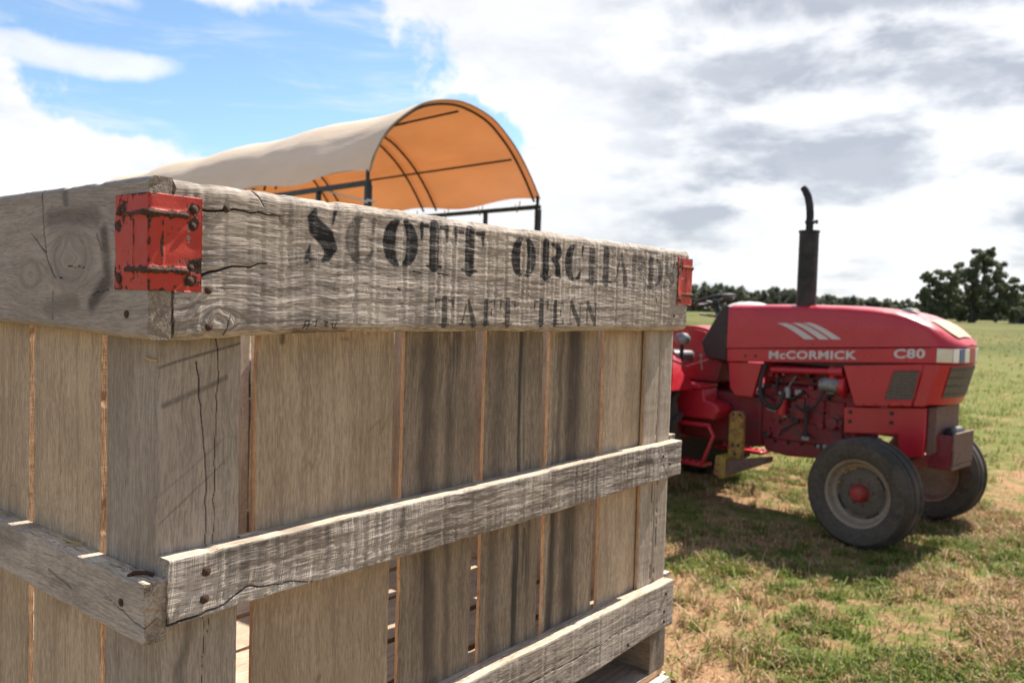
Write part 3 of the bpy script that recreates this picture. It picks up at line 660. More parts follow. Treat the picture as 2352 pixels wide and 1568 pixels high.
    me = plank_mesh(DEP + .0474, .1005, t2, [M_lrail, M_edge, M_top, M_end], 80, 8, seed=23, rough=.0014)
    put('bottom_rail', me, basis(-vy, vz, -vx, (-.0005, DEP + .0252 - .0005, zz(-.7015))))
    for (z1_, w) in ((-.2932, .07), (-.6012, .095)):
        me = plank_mesh(.962, w, REC - .0012, [M_top, M_edge, M_top, M_end], 200 if hi else 20, 4, seed=33, rough=.0008, disp=.0003, round_=.001)
        put('backing_batten', me, basis(vx, vz, -vy, (.108, REC - .0006, zz(z1_ - w))))
    # far walls' rails
    for (nm, z0, w, tt) in (('top_rail', ZR0, .1699, t1), ('middle_slat', -.362, .075, t2), ('bottom_rail', -.6995, .1005, t2)):
        me = plank_mesh(DEP + .02, w, tt, [M_rail, M_edge, M_top, M_end], 60, 8, seed=25, rough=.0014)
        put(nm, me, basis(vy, vz, vx, (LEN - .0055, .0, zz(z0 + (.004 if nm != 'top_rail' else -.003)))))
        me = plank_mesh(LEN - .02, w, tt, [M_rail, M_edge, M_top, M_end], 60, 8, seed=27, rough=.0014)
        put(nm, me, basis(-vx, vz, vy, (LEN - .012, DEP + .0005, zz(z0))))
    # inner corner posts
    for (a, b_) in ((.0215, .0215), (LEN - .0865, .0215), (.0215, DEP - .0815), (LEN - .0865, DEP - .0815)):
        me = plank_mesh(.76, .06, .06, [M_post, M_post, M_post, M_end], 20, 4, seed=29, rough=.001)
        put('corner_post', me, basis(vz, vx, vy, (a, b_, zz(-.668))))
    # skids and the boards under them
    for a in (.006, .555, LEN - .052):
        me = plank_mesh(DEP - .004, .064, .102, [M_end, M_dark, M_dark, M_end], 60, 8, seed=int(a * 100) + 3, rough=.003, disp=.002)
        put('skid', me, basis(vy, -vx, vz, (a + .064, .002, zz(-.8085))))
    for a in (.004, .40, DEP - .15):
        me = plank_mesh(LEN + .01, .145, .022, [M_post, M_edge, M_edge, M_end], 60, 8, seed=int(a * 100) + 5, rough=.002, disp=.0008)
        put('base_board', me, basis(vx, vy, vz, (0, a, zz(-.831))))
    # corner brackets
    bracket(root, Matrix.Translation((-.0262, -.0262, zz(.0015))), 1)
    bracket(root, Matrix.Translation((LEN + .0195, -.0262, zz(.0055))) @ Matrix.Rotation(R(90), 4, 'Z') @ Matrix.Scale(.98, 4), 5)
    return root
crate('orchard_crate', CAM_H - BASE, True, 'weathered wooden orchard crate with faded stencilled lettering and red corner brackets')
crate('orchard_crate', 0.002, False, 'lower wooden crate under the stencilled one, almost wholly below the picture')

# ------------------------------------------------------------------ ground
def patch(t, co):
    """greenness of the mown field at a place: worn straw patches against live grass"""
    a = t.noise(co, 0.75, 3, 0.6); b = t.noise(co, 5.5, 4, 0.65)
    far = t.ramp(t.node('ShaderNodeVectorMath', operation='LENGTH').outputs['Value'], 0, 1) if False else None
    sx, sy, sz = t.sep(co)
    far = t.ramp(sy, 6.0, 16.0, -0.06, 0.035)
    return t.ramp(t.math('ADD', t.math('ADD', t.math('MULTIPLY', a, 0.5), t.math('MULTIPLY', b, 0.5)), far), 0.40, 0.50)
m, t, b, o = mat('mown_field_ground'); M_ground = m
co = t.node('ShaderNodeTexCoord').outputs['Object']
gp = patch(t, co)
fine = t.noise(co, 22, 5, 0.7); mid_ = t.noise(co, 6, 4, 0.6); huge = t.noise(co, 0.035, 4, 0.6)
strawc = t.mix(fine, (0.20, 0.105, 0.050), (0.46, 0.285, 0.155))
greenc = t.mix(fine, (0.055, 0.080, 0.016), (0.18, 0.205, 0.045))
sx, sy, sz = t.sep(co)
c = t.mix(t.math('MULTIPLY', gp, t.ramp(mid_, 0.25, 0.6, 0.5, 1.0)), strawc, greenc)
farm = t.ramp(sy, 12, 60)
c = t.mix(t.math('MULTIPLY', farm, 0.85), c, t.mix(t.ramp(t.math('ADD', t.math('MULTIPLY', huge, .5), t.math('MULTIPLY', t.noise(t.vmath('MULTIPLY', co, (1, .35, 1)), 0.22, 5, .7), .5)), 0.40, 0.58), (0.052, 0.070, 0.012), (0.135, 0.120, 0.038)))
t.l.new(c, b.inputs['Base Color']); b.inputs['Roughness'].default_value = 0.95; b.inputs['Specular IOR Level'].default_value = 0.1
bump(t, b, t.math('ADD', fine, mid_), 1.0, 0.03)
def spaced(lo, hi, near0, near1, step):
    v = list(np.arange(near0, near1 + 1e-6, step)); s = step; x = near1
    while x < hi: s *= 1.22; x += s; v.append(min(x, hi))
    s = step; x = near0; w = []
    while x > lo: s *= 1.22; x -= s; w.append(max(x, lo))
    return np.array(w[::-1] + v)
gx = spaced(-4000, 4000, -8, 12, .16); gy = spaced(-3000, 5000, 0, 20, .16)
GXm, GYm = np.meshgrid(gx, gy, indexing='ij')
def gz(x, y):
    near_ = np.clip(1.4 - np.hypot(x - 2, y - 8) / 28, 0, 1)
    return -0.028 * near_ * (0.55 + fbm(x * .9, y * .9, 71, 4)) * np.clip(np.hypot(x - .2, y - 1.9) - 1.1, 0, 1)
GZm = gz(GXm, GYm)
nxg, nyg = len(gx), len(gy)
i = np.arange(nxg - 1)[:, None]; j = np.arange(nyg - 1)[None, :]; a = i * nyg + j
gm = fast_mesh('ground', np.stack([GXm, GYm, GZm], -1).reshape(-1, 3), np.stack([a, a + nyg, a + nyg + 1, a + 1], -1).reshape(-1, 4), [M_ground])
tag(link('ground', gm), kind='structure')

# grass: blades by the ten thousand, nobody could count them
m, t, b, o = mat('grass_blades'); M_grass = m
co = t.node('ShaderNodeTexCoord').outputs['Object']
at = t.attr('blade').outputs['Fac']
gp = patch(t, co)
dry = t.math('GREATER_THAN', t.math('ADD', at, t.math('MULTIPLY', gp, 0.75)), 0.80)
green = t.mix(at, (0.075, 0.115, 0.018), (0.215, 0.250, 0.045))
straw = t.mix(t.math('FRACT', t.math('MULTIPLY', at, 7.3)), (0.26, 0.14, 0.065), (0.60, 0.43, 0.25))
t.l.new(t.mix(dry, straw, green), b.inputs['Base Color']); b.inputs['Roughness'].default_value = 0.7; b.inputs['Specular IOR Level'].default_value = 0.25
tr = t.node('ShaderNodeBsdfTranslucent'); t.l.new(t.mix(dry, straw, green), tr.inputs[0]); mxs = t.node('ShaderNodeMixShader'); mxs.inputs[0].default_value = 0.3
t.l.new(b.outputs[0], mxs.inputs[1]); t.l.new(tr.outputs[0], mxs.inputs[2]); t.l.new(mxs.outputs[0], o.inputs[0])
rg = np.random.default_rng(21)
def grass(n, xr, yr, hmin, hmax, w, clump=True, flat=0.0):
    x = rg.uniform(*xr, n); y = rg.uniform(*yr, n)
    if clump:
        d_ = fbm(x * 1.6, y * 1.6, 33, 2) * .7 + fbm(x * 7, y * 7, 37, 3) * .9; keep = rg.random(n) < np.clip(.32 + 1.7 * d_, .03, 1); x, y = x[keep], y[keep]
    k = len(x); az_ = rg.uniform(0, 2 * np.pi, k); hh = rg.uniform(hmin, hmax, k) * (0.7 + .8 * np.clip(.5 + fbm(x * 1.1, y * 1.1, 44, 3), 0, 1))
    lean = rg.uniform(.15, 1.1, k) + flat; ww = w * rg.uniform(.6, 1.4, k)
    dx, dy = np.cos(az_), np.sin(az_); px, py = -dy, dx
    z0 = gz(x, y) - .004
    B0 = np.stack([x + px * ww, y + py * ww, z0], -1); B1 = np.stack([x - px * ww, y - py * ww, z0], -1)
    Mx = x + dx * hh * lean * .4; My = y + dy * hh * lean * .4
    M0 = np.stack([Mx + px * ww * .8, My + py * ww * .8, z0 + hh * .62], -1); M1 = np.stack([Mx - px * ww * .8, My - py * ww * .8, z0 + hh * .62], -1)
    T0 = np.stack([x + dx * hh * lean, y + dy * hh * lean, z0 + hh * np.clip(1.15 - .45 * lean, .12, 1)], -1)
    V = np.stack([B0, B1, M0, M1, T0], 1).reshape(-1, 3); o_ = np.arange(k)[:, None] * 5
    T = np.concatenate([o_ + [[0, 1, 3]], o_ + [[0, 3, 2]], o_ + [[2, 3, 4]]])
    return V, T, np.repeat(rg.random(k), 5)
parts = [grass(230000, (0.2, 4.6), (3.0, 9.5), .022, .075, .0040), grass(70000, (-6, 9), (2.4, 16), .025, .07, .0045), grass(45000, (2, 16), (9, 30), .03, .08, .006), grass(26000, (0, 60), (28, 90), .05, .13, .02), grass(9000, (.2, 5), (3.2, 9), .03, .08, .0024, False, 1.6), grass(700, (.5, 5), (3.2, 8), .07, .13, .0036, False, 2.2)]
Vs, Ts, As, k = [], [], [], 0
for V, T, A in parts: Vs.append(V); Ts.append(T + k); As.append(A); k += len(V)
gm = fast_mesh('grass', np.concatenate(Vs), np.concatenate(Ts), [M_grass], smooth=False)
at = gm.attributes.new('blade', 'FLOAT', 'POINT'); at.data.foreach_set('value', np.concatenate(As).astype(np.float32))
tag(link('grass', gm), 'short mown grass, green clumps among dry straw, over the field', 'grass', kind='stuff')

# ------------------------------------------------------------------ trees
def leafmat(name, c0, c1):
    m, t, b, o = mat(name)
    co = t.node('ShaderNodeTexCoord').outputs['Object']; a = t.attr('leaf').outputs['Fac']
    c = t.mix(t.math('ADD', t.math('MULTIPLY', a, .6), t.math('MULTIPLY', t.noise(co, .35, 3), .4)), c0, c1)
    t.l.new(c, b.inputs['Base Color']); b.inputs['Roughness'].default_value = .7; b.inputs['Specular IOR Level'].default_value = .2
    tr = t.node('ShaderNodeBsdfTranslucent'); t.l.new(c, tr.inputs[0]); mx = t.node('ShaderNodeMixShader'); mx.inputs[0].default_value = .25
    t.l.new(b.outputs[0], mx.inputs[1]); t.l.new(tr.outputs[0], mx.inputs[2]); t.l.new(mx.outputs[0], o.inputs[0])
    return m
M_leaf = leafmat('oak_leaves', (0.095, 0.108, 0.062), (0.23, 0.235, 0.135)); M_wood2 = leafmat('hazed_far_leaves', (0.085, 0.098, 0.068), (0.17, 0.175, 0.115))  # far wood leaves lightened and greyed to paint in distance haze
M_bark = simple('tree_bark', (0.075, 0.062, 0.05), .9, 0, .3, 3, bumps=.8)
def leaf_cloud(cent, rad, n, size, rng):
    """n leaf faces spread through round clumps; cent (k,3), rad (k,)"""
    k = rng.integers(0, len(cent), n)
    dv = rng.normal(size=(n, 3)); dv /= np.linalg.norm(dv, axis=1)[:, None]
    p = cent[k] + dv * (rad[k] * rng.random(n) ** .45)[:, None] * [1, 1, .8]
    a = rng.normal(size=(n, 3)); a /= np.linalg.norm(a, axis=1)[:, None]; bb = np.cross(a, rng.normal(size=(n, 3))); bb /= np.linalg.norm(bb, axis=1)[:, None]
    s = (size * rng.uniform(.5, 1.3, n))[:, None]
    V = np.stack([p - a * s, p + bb * s * .6, p + a * s, p - bb * s * .6], 1).reshape(-1, 3)
    Fq = np.arange(n)[:, None] * 4 + np.array([[0, 1, 2, 3]])
    return V, Fq, np.repeat(rng.random(n), 4)
def tree(name, loc, H, lobes, label, seed, nleaf=9000, size=.34, trunk_r=.5, group='trees at the far edge of the field'):
    rng = np.random.default_rng(seed); rp = random.Random(seed)
    root = tag(empty(name, loc), label, 'tree', group)
    cents, rads = [], []; b = MB(); top = H * .42
    b.tube([(0, 0, -.3), (.1, 0, H * .12), (0, .1, H * .25), (.2, 0, top)], [trunk_r * 1.35, trunk_r, trunk_r * .8, trunk_r * .55], 9)
    for (lx, ly, lz, lr) in lobes:
        c0 = np.array([lx, ly, lz])
        b.tube([(0, 0, H * .2), (lx * .4, ly * .4, H * .22 + (lz - H * .22) * .55), (lx, ly, lz)], [trunk_r * .55, trunk_r * .32, .06], 6)
        for q_ in range(24):
            dv = rng.normal(size=3); dv /= np.linalg.norm(dv); r_ = lr * rng.uniform(.35, 1.0)
            p = c0 + dv * r_ * [1, 1, .8]; cents.append(p); rads.append(lr * rng.uniform(.13, .30))
            if q_ < 6: b.tube([tuple(c0 * .75 + np.array([0, 0, H * .22]) * .25), tuple(c0), tuple(p)], [.14, .10, .03], 5)
    b.build('trunk', M_bark, root)
    V, Fq, A = leaf_cloud(np.array(cents), np.array(rads), nleaf, size, rng)
    me = fast_mesh('crown', V, Fq, [M_leaf], smooth=False); at = me.attributes.new('leaf', 'FLOAT', 'POINT'); at.data.foreach_set('value', A.astype(np.float32))
    link('crown', me, root); return root
def gp_(px, dist):   # point on the ground in the direction of a picture column, at a distance
    x = (px - 1176) / 1941.55; return (x * dist, dist, 0.0)
tree('oak_tree', gp_(2225, 225), 21, [(2, 0, 16, 4.2), (6, 1, 13.5, 4), (-2.5, 0, 13, 3.8), (9, 0, 10, 3.4), (-1, -2, 9, 4), (4, -2, 9, 4.2), (4.5, 1, 17.6, 3), (8, -1, 6, 3.6), (0, 2, 6, 3.8), (11, 0, 7, 3), (-3, 0, 2.6, 3), (2, 1, 2.6, 3), (7, 0, 2.8, 3.2), (12, 1, 2.6, 3)], 'tall dark oak with a broad ragged crown at the right', 4, 52000)
tree('oak_tree', gp_(2155, 215), 15, [(-2.5, 0, 11.2, 2.7), (1.5, 0, 11.5, 3), (-3.4, 0, 7.2, 3.2), (0, -1, 7.6, 3.4), (3.5, 0, 8, 3), (-1, 0, 4, 3.2), (3, 0, 4, 3), (-5, 1, 2.2, 2.6), (0, 1, 2, 2.6)], 'shorter dark oak at the left side of the tall one', 5, 24000, trunk_r=.35)
tree('oak_tree', gp_(2352, 235), 12, [(0, 0, 8.5, 3.2), (4, 0, 7, 3.2), (-3, 0, 6.2, 2.6), (3, 0, 9.5, 2.6), (8, 0, 7, 3.5), (-2, 0, 2.2, 2.8), (4, 0, 2.4, 3), (10, 0, 3, 3)], 'low rounded tree cut by the right edge of the picture', 6, 18000, trunk_r=.3)
# far wood, one mass along the horizon
rng = np.random.default_rng(9); cents, rads = [], []; b = MB()
for k in range(1100):
    x = rng.uniform(-520, 560); dist = rng.uniform(395, 470) - max(0, x - 120) * .32; h = rng.uniform(8.0, 11.5) * (1 + .18 * math.sin(x * .021) + .12 * math.sin(x * .06 + 1))
    if rng.random() < .12: h *= 1.18
    b.tube([(x, dist, 0), (x, dist, h * .6)], [.22, .1], 5)
    for q_ in range(6):
        f = q_ / 5; r_ = (3.4 - 1.9 * f) * rng.uniform(.8, 1.3); cents.append((x + rng.normal() * 1.4, dist + rng.normal(), h * (.12 + .78 * f))); rads.append(r_)
wd = b.build('wood_trunks', M_bark); wd_me = wd.data; bpy.data.objects.remove(wd)
V, Fq, A = leaf_cloud(np.array(cents), np.array(rads), 210000, 1.15, rng)
me = fast_mesh('distant_wood', V, Fq, [M_wood2], smooth=False); at = me.attributes.new('leaf', 'FLOAT', 'POINT'); at.data.foreach_set('value', A.astype(np.float32))
wo = tag(link('distant_wood', me), 'long low band of dark woodland along the horizon behind the tractor', 'woodland', kind='stuff')
tk = link('tree_trunks', wd_me, wo); tk['kind'] = 'stuff'

# far farm building at the right edge
M_tin = simple('pale_tin_roof', (0.42, 0.43, 0.44), .5, .2, .08, .6); M_farm = simple('farm_wall', (0.16, 0.145, 0.13), .85, 0, .2, .5); M_void = simple('flat_black', (0.02, 0.02, 0.022), .9)
bx_, by_, _ = gp_(2368, 235)
r_ = tag(empty('farm_shed', (bx_, by_, 0), R(-12)), 'far farm shed with a pale roof at the right edge', 'shed')
b = MB(); b.box(-5, 5, -3, 3, -.3, 2.7); b.build('wall', M_farm, r_)
b = MB(); b.prism([(-3.5, 2.62), (0, 4.3), (3.5, 2.62), (3.5, 2.74), (0, 4.44), (-3.5, 2.74)], -5.5, 5.5, 'x'); b.build('roof', M_tin, r_)
for k in (-3.2, 0, 3.2): b = MB(); b.box(k - 1.1, k + 1.1, -3.03, -2.95, -.2, 2.1); b.build('door_shade_panel', M_void, r_)  # black panels on the solid wall paint the shade of open doorways

# ------------------------------------------------------------------ covered wagon
WA = math.atan2(.695, .719)
wag = tag(empty('covered_wagon', (-1.34, 7.70, 0), WA), 'hay wagon with a tan cloth canopy, orange underneath, behind the crate', 'wagon')
M_steel = simple('dark_steel_frame', (0.020, 0.024, 0.025), .45, .3, .3, 10)
M_hoop = simple('galvanised_hoop', (0.055, 0.045, 0.035), .5, .5, .2, 10)
M_rope = simple('white_rope', (0.6, 0.58, 0.55), .8)
M_deck = simple('wagon_planks', (0.20, 0.16, 0.12), .85, 0, .3, 4, bumps=.4)
m, t, b, o = mat('tan_canopy_cloth'); M_cloth = m
co = t.node('ShaderNodeTexCoord').outputs['Object']
n = t.ramp(t.noise(t.vmath('MULTIPLY', co, (1.5, .5, 1.5)), 1.6, 5, .65), .3, .7)
t.l.new(t.mix(n, (0.90, 0.73, 0.54), (0.96, 0.80, 0.62)), b.inputs['Base Color']); b.inputs['Roughness'].default_value = .85; b.inputs['Specular IOR Level'].default_value = .15
tr = t.node('ShaderNodeBsdfTranslucent'); t.l.new(t.mix(n, (0.33, 0.058, 0.003), (0.42, 0.080, 0.006)), tr.inputs[0])
mx = t.node('ShaderNodeMixShader'); mx.inputs[0].default_value = .22; t.l.new(b.outputs[0], mx.inputs[1]); t.l.new(tr.outputs[0], mx.inputs[2]); t.l.new(mx.outputs[0], o.inputs[0])
bump(t, b, t.noise(t.vmath('MULTIPLY', co, (6, 1.2, 6)), 2, 3, .6), .25, .02)
M_hem = simple('canopy_hem', (0.30, 0.21, 0.13), .85)
ARCH = [(x * .957, z - .06) for x, z in [(0, 2.98), (.061, 3.155), (.19, 3.36), (.36, 3.52), (.62, 3.69), (.925, 3.775), (1.2, 3.785), (1.519, 3.71), (1.74, 3.58), (1.935, 3.42), (2.13, 3.20), (2.3, 2.96)]]
def arch(u):
    """point on the hoop, u 0..1, Catmull-Rom through the measured profile"""
    u = min(max(u, 0), 1) * (len(ARCH) - 1); i = min(int(u), len(ARCH) - 2); f = u - i
    P = [Vector(ARCH[min(max(i + k, 0), len(ARCH) - 1)]) for k in (-1, 0, 1, 2)]
    return .5 * ((2 * P[1]) + (P[2] - P[0]) * f + (2 * P[0] - 5 * P[1] + 4 * P[2] - P[3]) * f * f + (3 * P[1] - P[0] - 3 * P[2] + P[3]) * f ** 3)
HOOPS = [0.0, 1.74, 1.99, 3.73, 3.98, 5.72, 5.97, 7.96]
CL = 8.0; nu, nv = 60, 200
V = []
for jv in range(nv + 1):
    yv = CL * jv / nv
    dh = min(abs(yv - hh) for hh in HOOPS)
    for iu in range(nu + 1):
        u = iu / nu; p = arch(u); pn = arch(min(1, u + .01)) - arch(max(0, u - .01)); nr = Vector((-pn.y, pn.x)).normalized()
        sag_ = -.035 * (1 - math.exp(-(dh / .45) ** 2)) * math.sin(math.pi * min(1, max(0, u))) ** .6
        wr = .009 * float(vn(yv * 1.3 + u * 6, u * 9 - yv * .8, 61)) + .005 * float(vn(yv * 3 - u * 8, u * 3, 63)) + .02 * float(vn(yv * .9 + u * 14, 2.0, 66)) * max(0, 1 - u * 3)
        off = .012 + sag_ + wr * (0.3 + min(1, dh / .25) * .7)
        edge_ = -.05 * (1 - math.exp(-(dh / .3) ** 2)) * 0
        V.append((p.x + nr.x * off, yv - .02, p.y + nr.y * off + (.03 * math.sin(yv * 3.6) if u in (0.0, 1.0) else 0)))
V = np.array(V); i = np.arange(nv)[:, None]; j = np.arange(nu)[None, :]; a = i * (nu + 1) + j
link('canopy', fast_mesh('canopy', V, np.stack([a, a + 1, a + nu + 2, a + nu + 1], -1).reshape(-1, 4), [M_cloth]), wag)
b = MB(); pts = [arch(k / 40) for k in range(41)]
b.tube([(p.x, -.018, p.y + .008) for p in pts], .010, 8); b.build('canopy_hem', M_hem, wag)
for hh in HOOPS:
    b = MB(); b.tube([(p.x * .985 + .017, hh + (.05 if hh == 0 else 0), p.y - .02) for p in pts], .013, 7); b.build('hoop', M_hoop, wag)
for u in (.30, .52, .82):
    p = arch(u); b = MB(); b.tube([(1.1 + (p.x - 1.1) * .95, .05, p.y - .075), (1.1 + (p.x - 1.1) * .95, CL - .05, p.y - .075)], .012, 7); b.build('purlin', M_hoop, wag)
for x in (0.0, 2.2):
    b = MB(); b.box(x - .022, x + .022, -.024, CL, 2.80, 2.845); b.build('side_rail', M_steel, wag, bevel=.004)
    b = MB(); b.box(x - .02, x + .02, -.02, CL, 1.86, 1.90); b.build('guard_rail', M_steel, wag, bevel=.004)
    for yv in (0.0, 1.87, 3.86, 5.85, CL - .06):
        b = MB(); b.box(x - .027, x + .027, yv - .027, yv + .027, .98, 2.80); b.build('post', M_steel, wag, bevel=.004)
    for yv in (.85, 2.8, 4.8, 6.9):
        b = MB(); b.box(x - .021, x + .021, yv - .021, yv + .021, 1.9, 2.80); b.build('stud', M_steel, wag, bevel=.004)
    for yv in (.012, CL - .06):
        b = MB(); b.box(x - .013, x + .013, yv - .013, yv + .013, 2.845, 2.94); b.build('hoop_socket', M_steel, wag)
b = MB(); b.tube([(-.04, -.04, 2.66), (.04, -.045, 2.655), (.045, .04, 2.66), (-.04, .045, 2.67), (-.04, -.045, 2.64)], .011, 6); b.tube([(.0, .05, 2.67), (.02, .35, 2.72), (.0, .75, 2.81)], .008, 6); b.build('rope', M_rope, wag)
for k in range(12):
    yv = .3 + k * .62
    b = MB(); b.tube([(2.215, yv, 2.91), (2.23, yv + .02, 2.87), (2.20, yv + .03, 2.78), (2.165, yv + .02, 2.87)], .007, 5); b.build('lashing', M_rope, wag)
for k in range(14): b = MB(); b.box(.02 + k * .1622, .02 + k * .1622 + .155, -.05, CL + .05, .92, .965); b.build('deck_plank', M_deck, wag, bevel=.004)
for x in (.35, 1.95): b = MB(); b.box(x - .05, x + .05, 0, CL, .74, .918); b.build('chassis_beam', M_steel, wag)
M_tyre = simple('tyre_rubber', (0.034, 0.029, 0.025), .9, 0, .2, 5, dirt=(0.10, 0.072, 0.050), dirt_amt=.7, bumps=.15)
M_rimw = simple('dusty_rim', (0.30, 0.235, 0.165), .65, .1, .15, 8, dirt=(0.14, 0.10, 0.075), dirt_amt=.7)
for yv in (1.3, CL - 1.3):
    b = MB(); b.tube([(.1, yv, .42), (2.2, yv, .42)], .05, 10); b.build('axle', M_steel, wag)
    for x in (.12, 2.18):
        b = MB(); b.lathe([(.22, -.09), (.34, -.11), (.41, -.09), (.42, 0), (.41, .09), (.34, .11), (.22, .09)], (x, yv, .42), 'x', 40, closed=True); w_ = b.build('wheel', M_tyre, wag)
        b = MB(); b.lathe([(.22, -.09), (.2, -.03), (.001, -.03), (.001, .03), (.2, .03), (.22, .09)], (x, yv, .42), 'x', 32); b.build('rim', M_rimw, w_)
b = MB(); b.tube([(1.15, .8, .6), (1.15, -1.5, .5)], .05, 8); b.build('drawbar', M_steel, wag)

# ------------------------------------------------------------------ tractor
TH = R(46); TAX = Vector((math.sin(TH), math.cos(TH), 0))
TM = Vector((2.7788, 6.367, 0)) + TAX * .8
trc = tag(empty('tractor', (TM.x, TM.y, 0), -TH), 'red farm tractor with black exhaust stack parked beside the crate', 'tractor')
RED = (0.45, 0.011, 0.024)
M_red = simple('red_tractor_paint', RED, .32, 0, .10, 3, dirt=(0.22, 0.05, 0.045), dirt_amt=.22, coat=.12)
M_red2 = simple('oily_red_castings', (0.27, 0.011, 0.018), .6, 0, .35, 9, dirt=(0.055, 0.035, 0.03), dirt_amt=.9, bumps=.3)
M_blk = simple('black_plastic', (0.014, 0.014, 0.015), .5, 0, .2, 6); M_exh = simple('black_exhaust_steel', (0.012, 0.012, 0.014), .55, .2, .3, 9, dirt=(0.10, 0.08, 0.07), dirt_amt=.25)
M_hose = simple('rubber_hose', (0.012, 0.012, 0.012), .55); M_alu = simple('cast_aluminium', (0.30, 0.295, 0.285), .5, .6, .2, 20, dirt=(0.07, 0.05, 0.045), dirt_amt=.8)
M_sil = simple('silver_decal', (0.52, 0.50, 0.49), .5, 0, .04); M_lens = simple('headlight_lens', (0.62, 0.58, 0.46), .12, 0, .06, 60, coat=.6); M_lensw = simple('headlight_bowl', (0.75, 0.78, 0.80), .1, .2, .04, 60, coat=.6); M_lensb = simple('blue_lamp', (0.05, 0.13, 0.28), .15, 0, .1, 40, coat=.5)
M_mesh = simple('dusty_grille_mesh', (0.13, 0.105, 0.075), .8, 0, .2, 40, bumps=.6); M_topg = simple('straw_dusted_grille', (0.40, 0.33, 0.22), .8, 0, .2, 40, bumps=.6)
M_yel = simple('worn_yellow_bracket', (0.40, 0.26, 0.035), .6, 0, .2, 7, dirt=(0.16, 0.035, 0.03), dirt_amt=1.0, bumps=.2); M_rust = simple('rusty_red_bracket', (0.20, 0.10, 0.075), .7, 0, .3, 16, dirt=(0.06, 0.04, 0.035), dirt_amt=.8, bumps=.2)
M_hub = simple('red_hub', (0.33, 0.02, 0.022), .5, 0, .2, 12, dirt=(0.14, 0.08, 0.06), dirt_amt=.5)
M_seat = simple('grey_vinyl', (0.14, 0.14, 0.145), .45, 0, .1)
def P(name, b, m, parent=trc, bevel=0.0, smooth=35, M=None, seg=2): return b.build(name, m, parent, M, smooth, bevel, seg)
def crease(x): return 1.414 + (x + 1.589) * .0634
# upper hood: lofted sections, y across
hood = MB()
# station: x, top z, half width, vertical and horizontal shoulder radius
stn = [(-1.60, 1.815, .345, .042, .09), (-1.2, 1.826, .352, .042, .09), (-.84, 1.830, .356, .042, .09), (-.5, 1.826, .357, .042, .09), (-.28, 1.815, .356, .042, .09), (-.1, 1.795, .355, .042, .09), (0.0, 1.772, .354, .042, .09), (.09, 1.738, .353, .042, .09),
       (.168, 1.704, .352, .048, .09), (.215, 1.676, .351, .075, .10), (.257, 1.648, .348, .108, .12), (.298, 1.618, .310, .09, .15), (.335, 1.590, .270, .062, .14), (.360, 1.568, .195, .04, .10), (.380, 1.550, .11, .02, .05)]
ring = []
for (x, zt, w, rv, rh) in stn:
    zc = min(crease(x), 1.531) + .006; row = [(x, -w - .004, zc)]
    rv = min(rv, (zt - zc) * .96)
    row.append((x, -w - .001, zc + (zt - zc - rv) * .5))
    for k in range(7):
        a_ = R(90 * k / 6); row.append((x, -(w - rh) - rh * math.cos(a_), zt - rv + rv * math.sin(a_)))
    row.append((x, 0, zt + .010))
    row += [(x, -p[1], p[2]) for p in row[-2::-1]]
    ring.append(row)
nr_ = len(ring[0]); vs = [p for row in ring for p in row]
fs = [(i * nr_ + k, i * nr_ + k + 1, (i + 1) * nr_ + k + 1, (i + 1) * nr_ + k) for i in range(len(ring) - 1) for k in range(nr_ - 1)]
fs.append(tuple(range((len(ring) - 1) * nr_, len(ring) * nr_)))
fs.append(tuple(range(nr_ - 1, -1, -1)))
hood.add(vs, fs); ho = P('hood', hood, M_red, smooth=28)
b = MB(); tg = [(.125, 1.733, .17), (.168, 1.716, .175), (.215, 1.688, .18), (.257, 1.660, .18), (.298, 1.630, .165), (.33, 1.606, .14)]
b.add([p for (x, z, w) in tg for p in ((x, -w, z + .002), (x, 0, z + .010), (x, w, z + .002))], [(3 * k + j, 3 * k + j + 1, 3 * k + j + 4, 3 * k + j + 3) for k in range(5) for j in (0, 1)])
P('top_grille', b, M_topg, ho)
b = MB(); b.lathe([(.001, .03), (.05, .026), (.075, .0)], (0, 0, 0), 'z', 20); P('filler_cap', b, M_alu, ho, M=Matrix.Translation((-.08, -.05, 1.80)))
# side strip with the name on it, both sides and nose
for sgn in (-1, 1):
    b = MB(); pl = [(-1.592, 1.293), (-1.592, 1.412), (.268, 1.531), (.268, 1.408)]
    b.prism(pl, sgn * .30, sgn * .352, 'y'); P('side_strip', b, M_red, bevel=.006)
half = [(.20, -.3525), (.257, -.352), (.298, -.312), (.335, -.272), (.360, -.200), (.375, -.140), (.387, -.06)]
plan = half + [(x, -y) for x, y in half[::-1]]
b = MB(); b.prism(plan, 1.406, 1.533, 'z'); P('nose_strip', b, M_red, bevel=.005)
b = MB(); b.box(-1.58, .24, -.30, .30, 1.32, 1.47); P('hood_frame', b, M_blk)
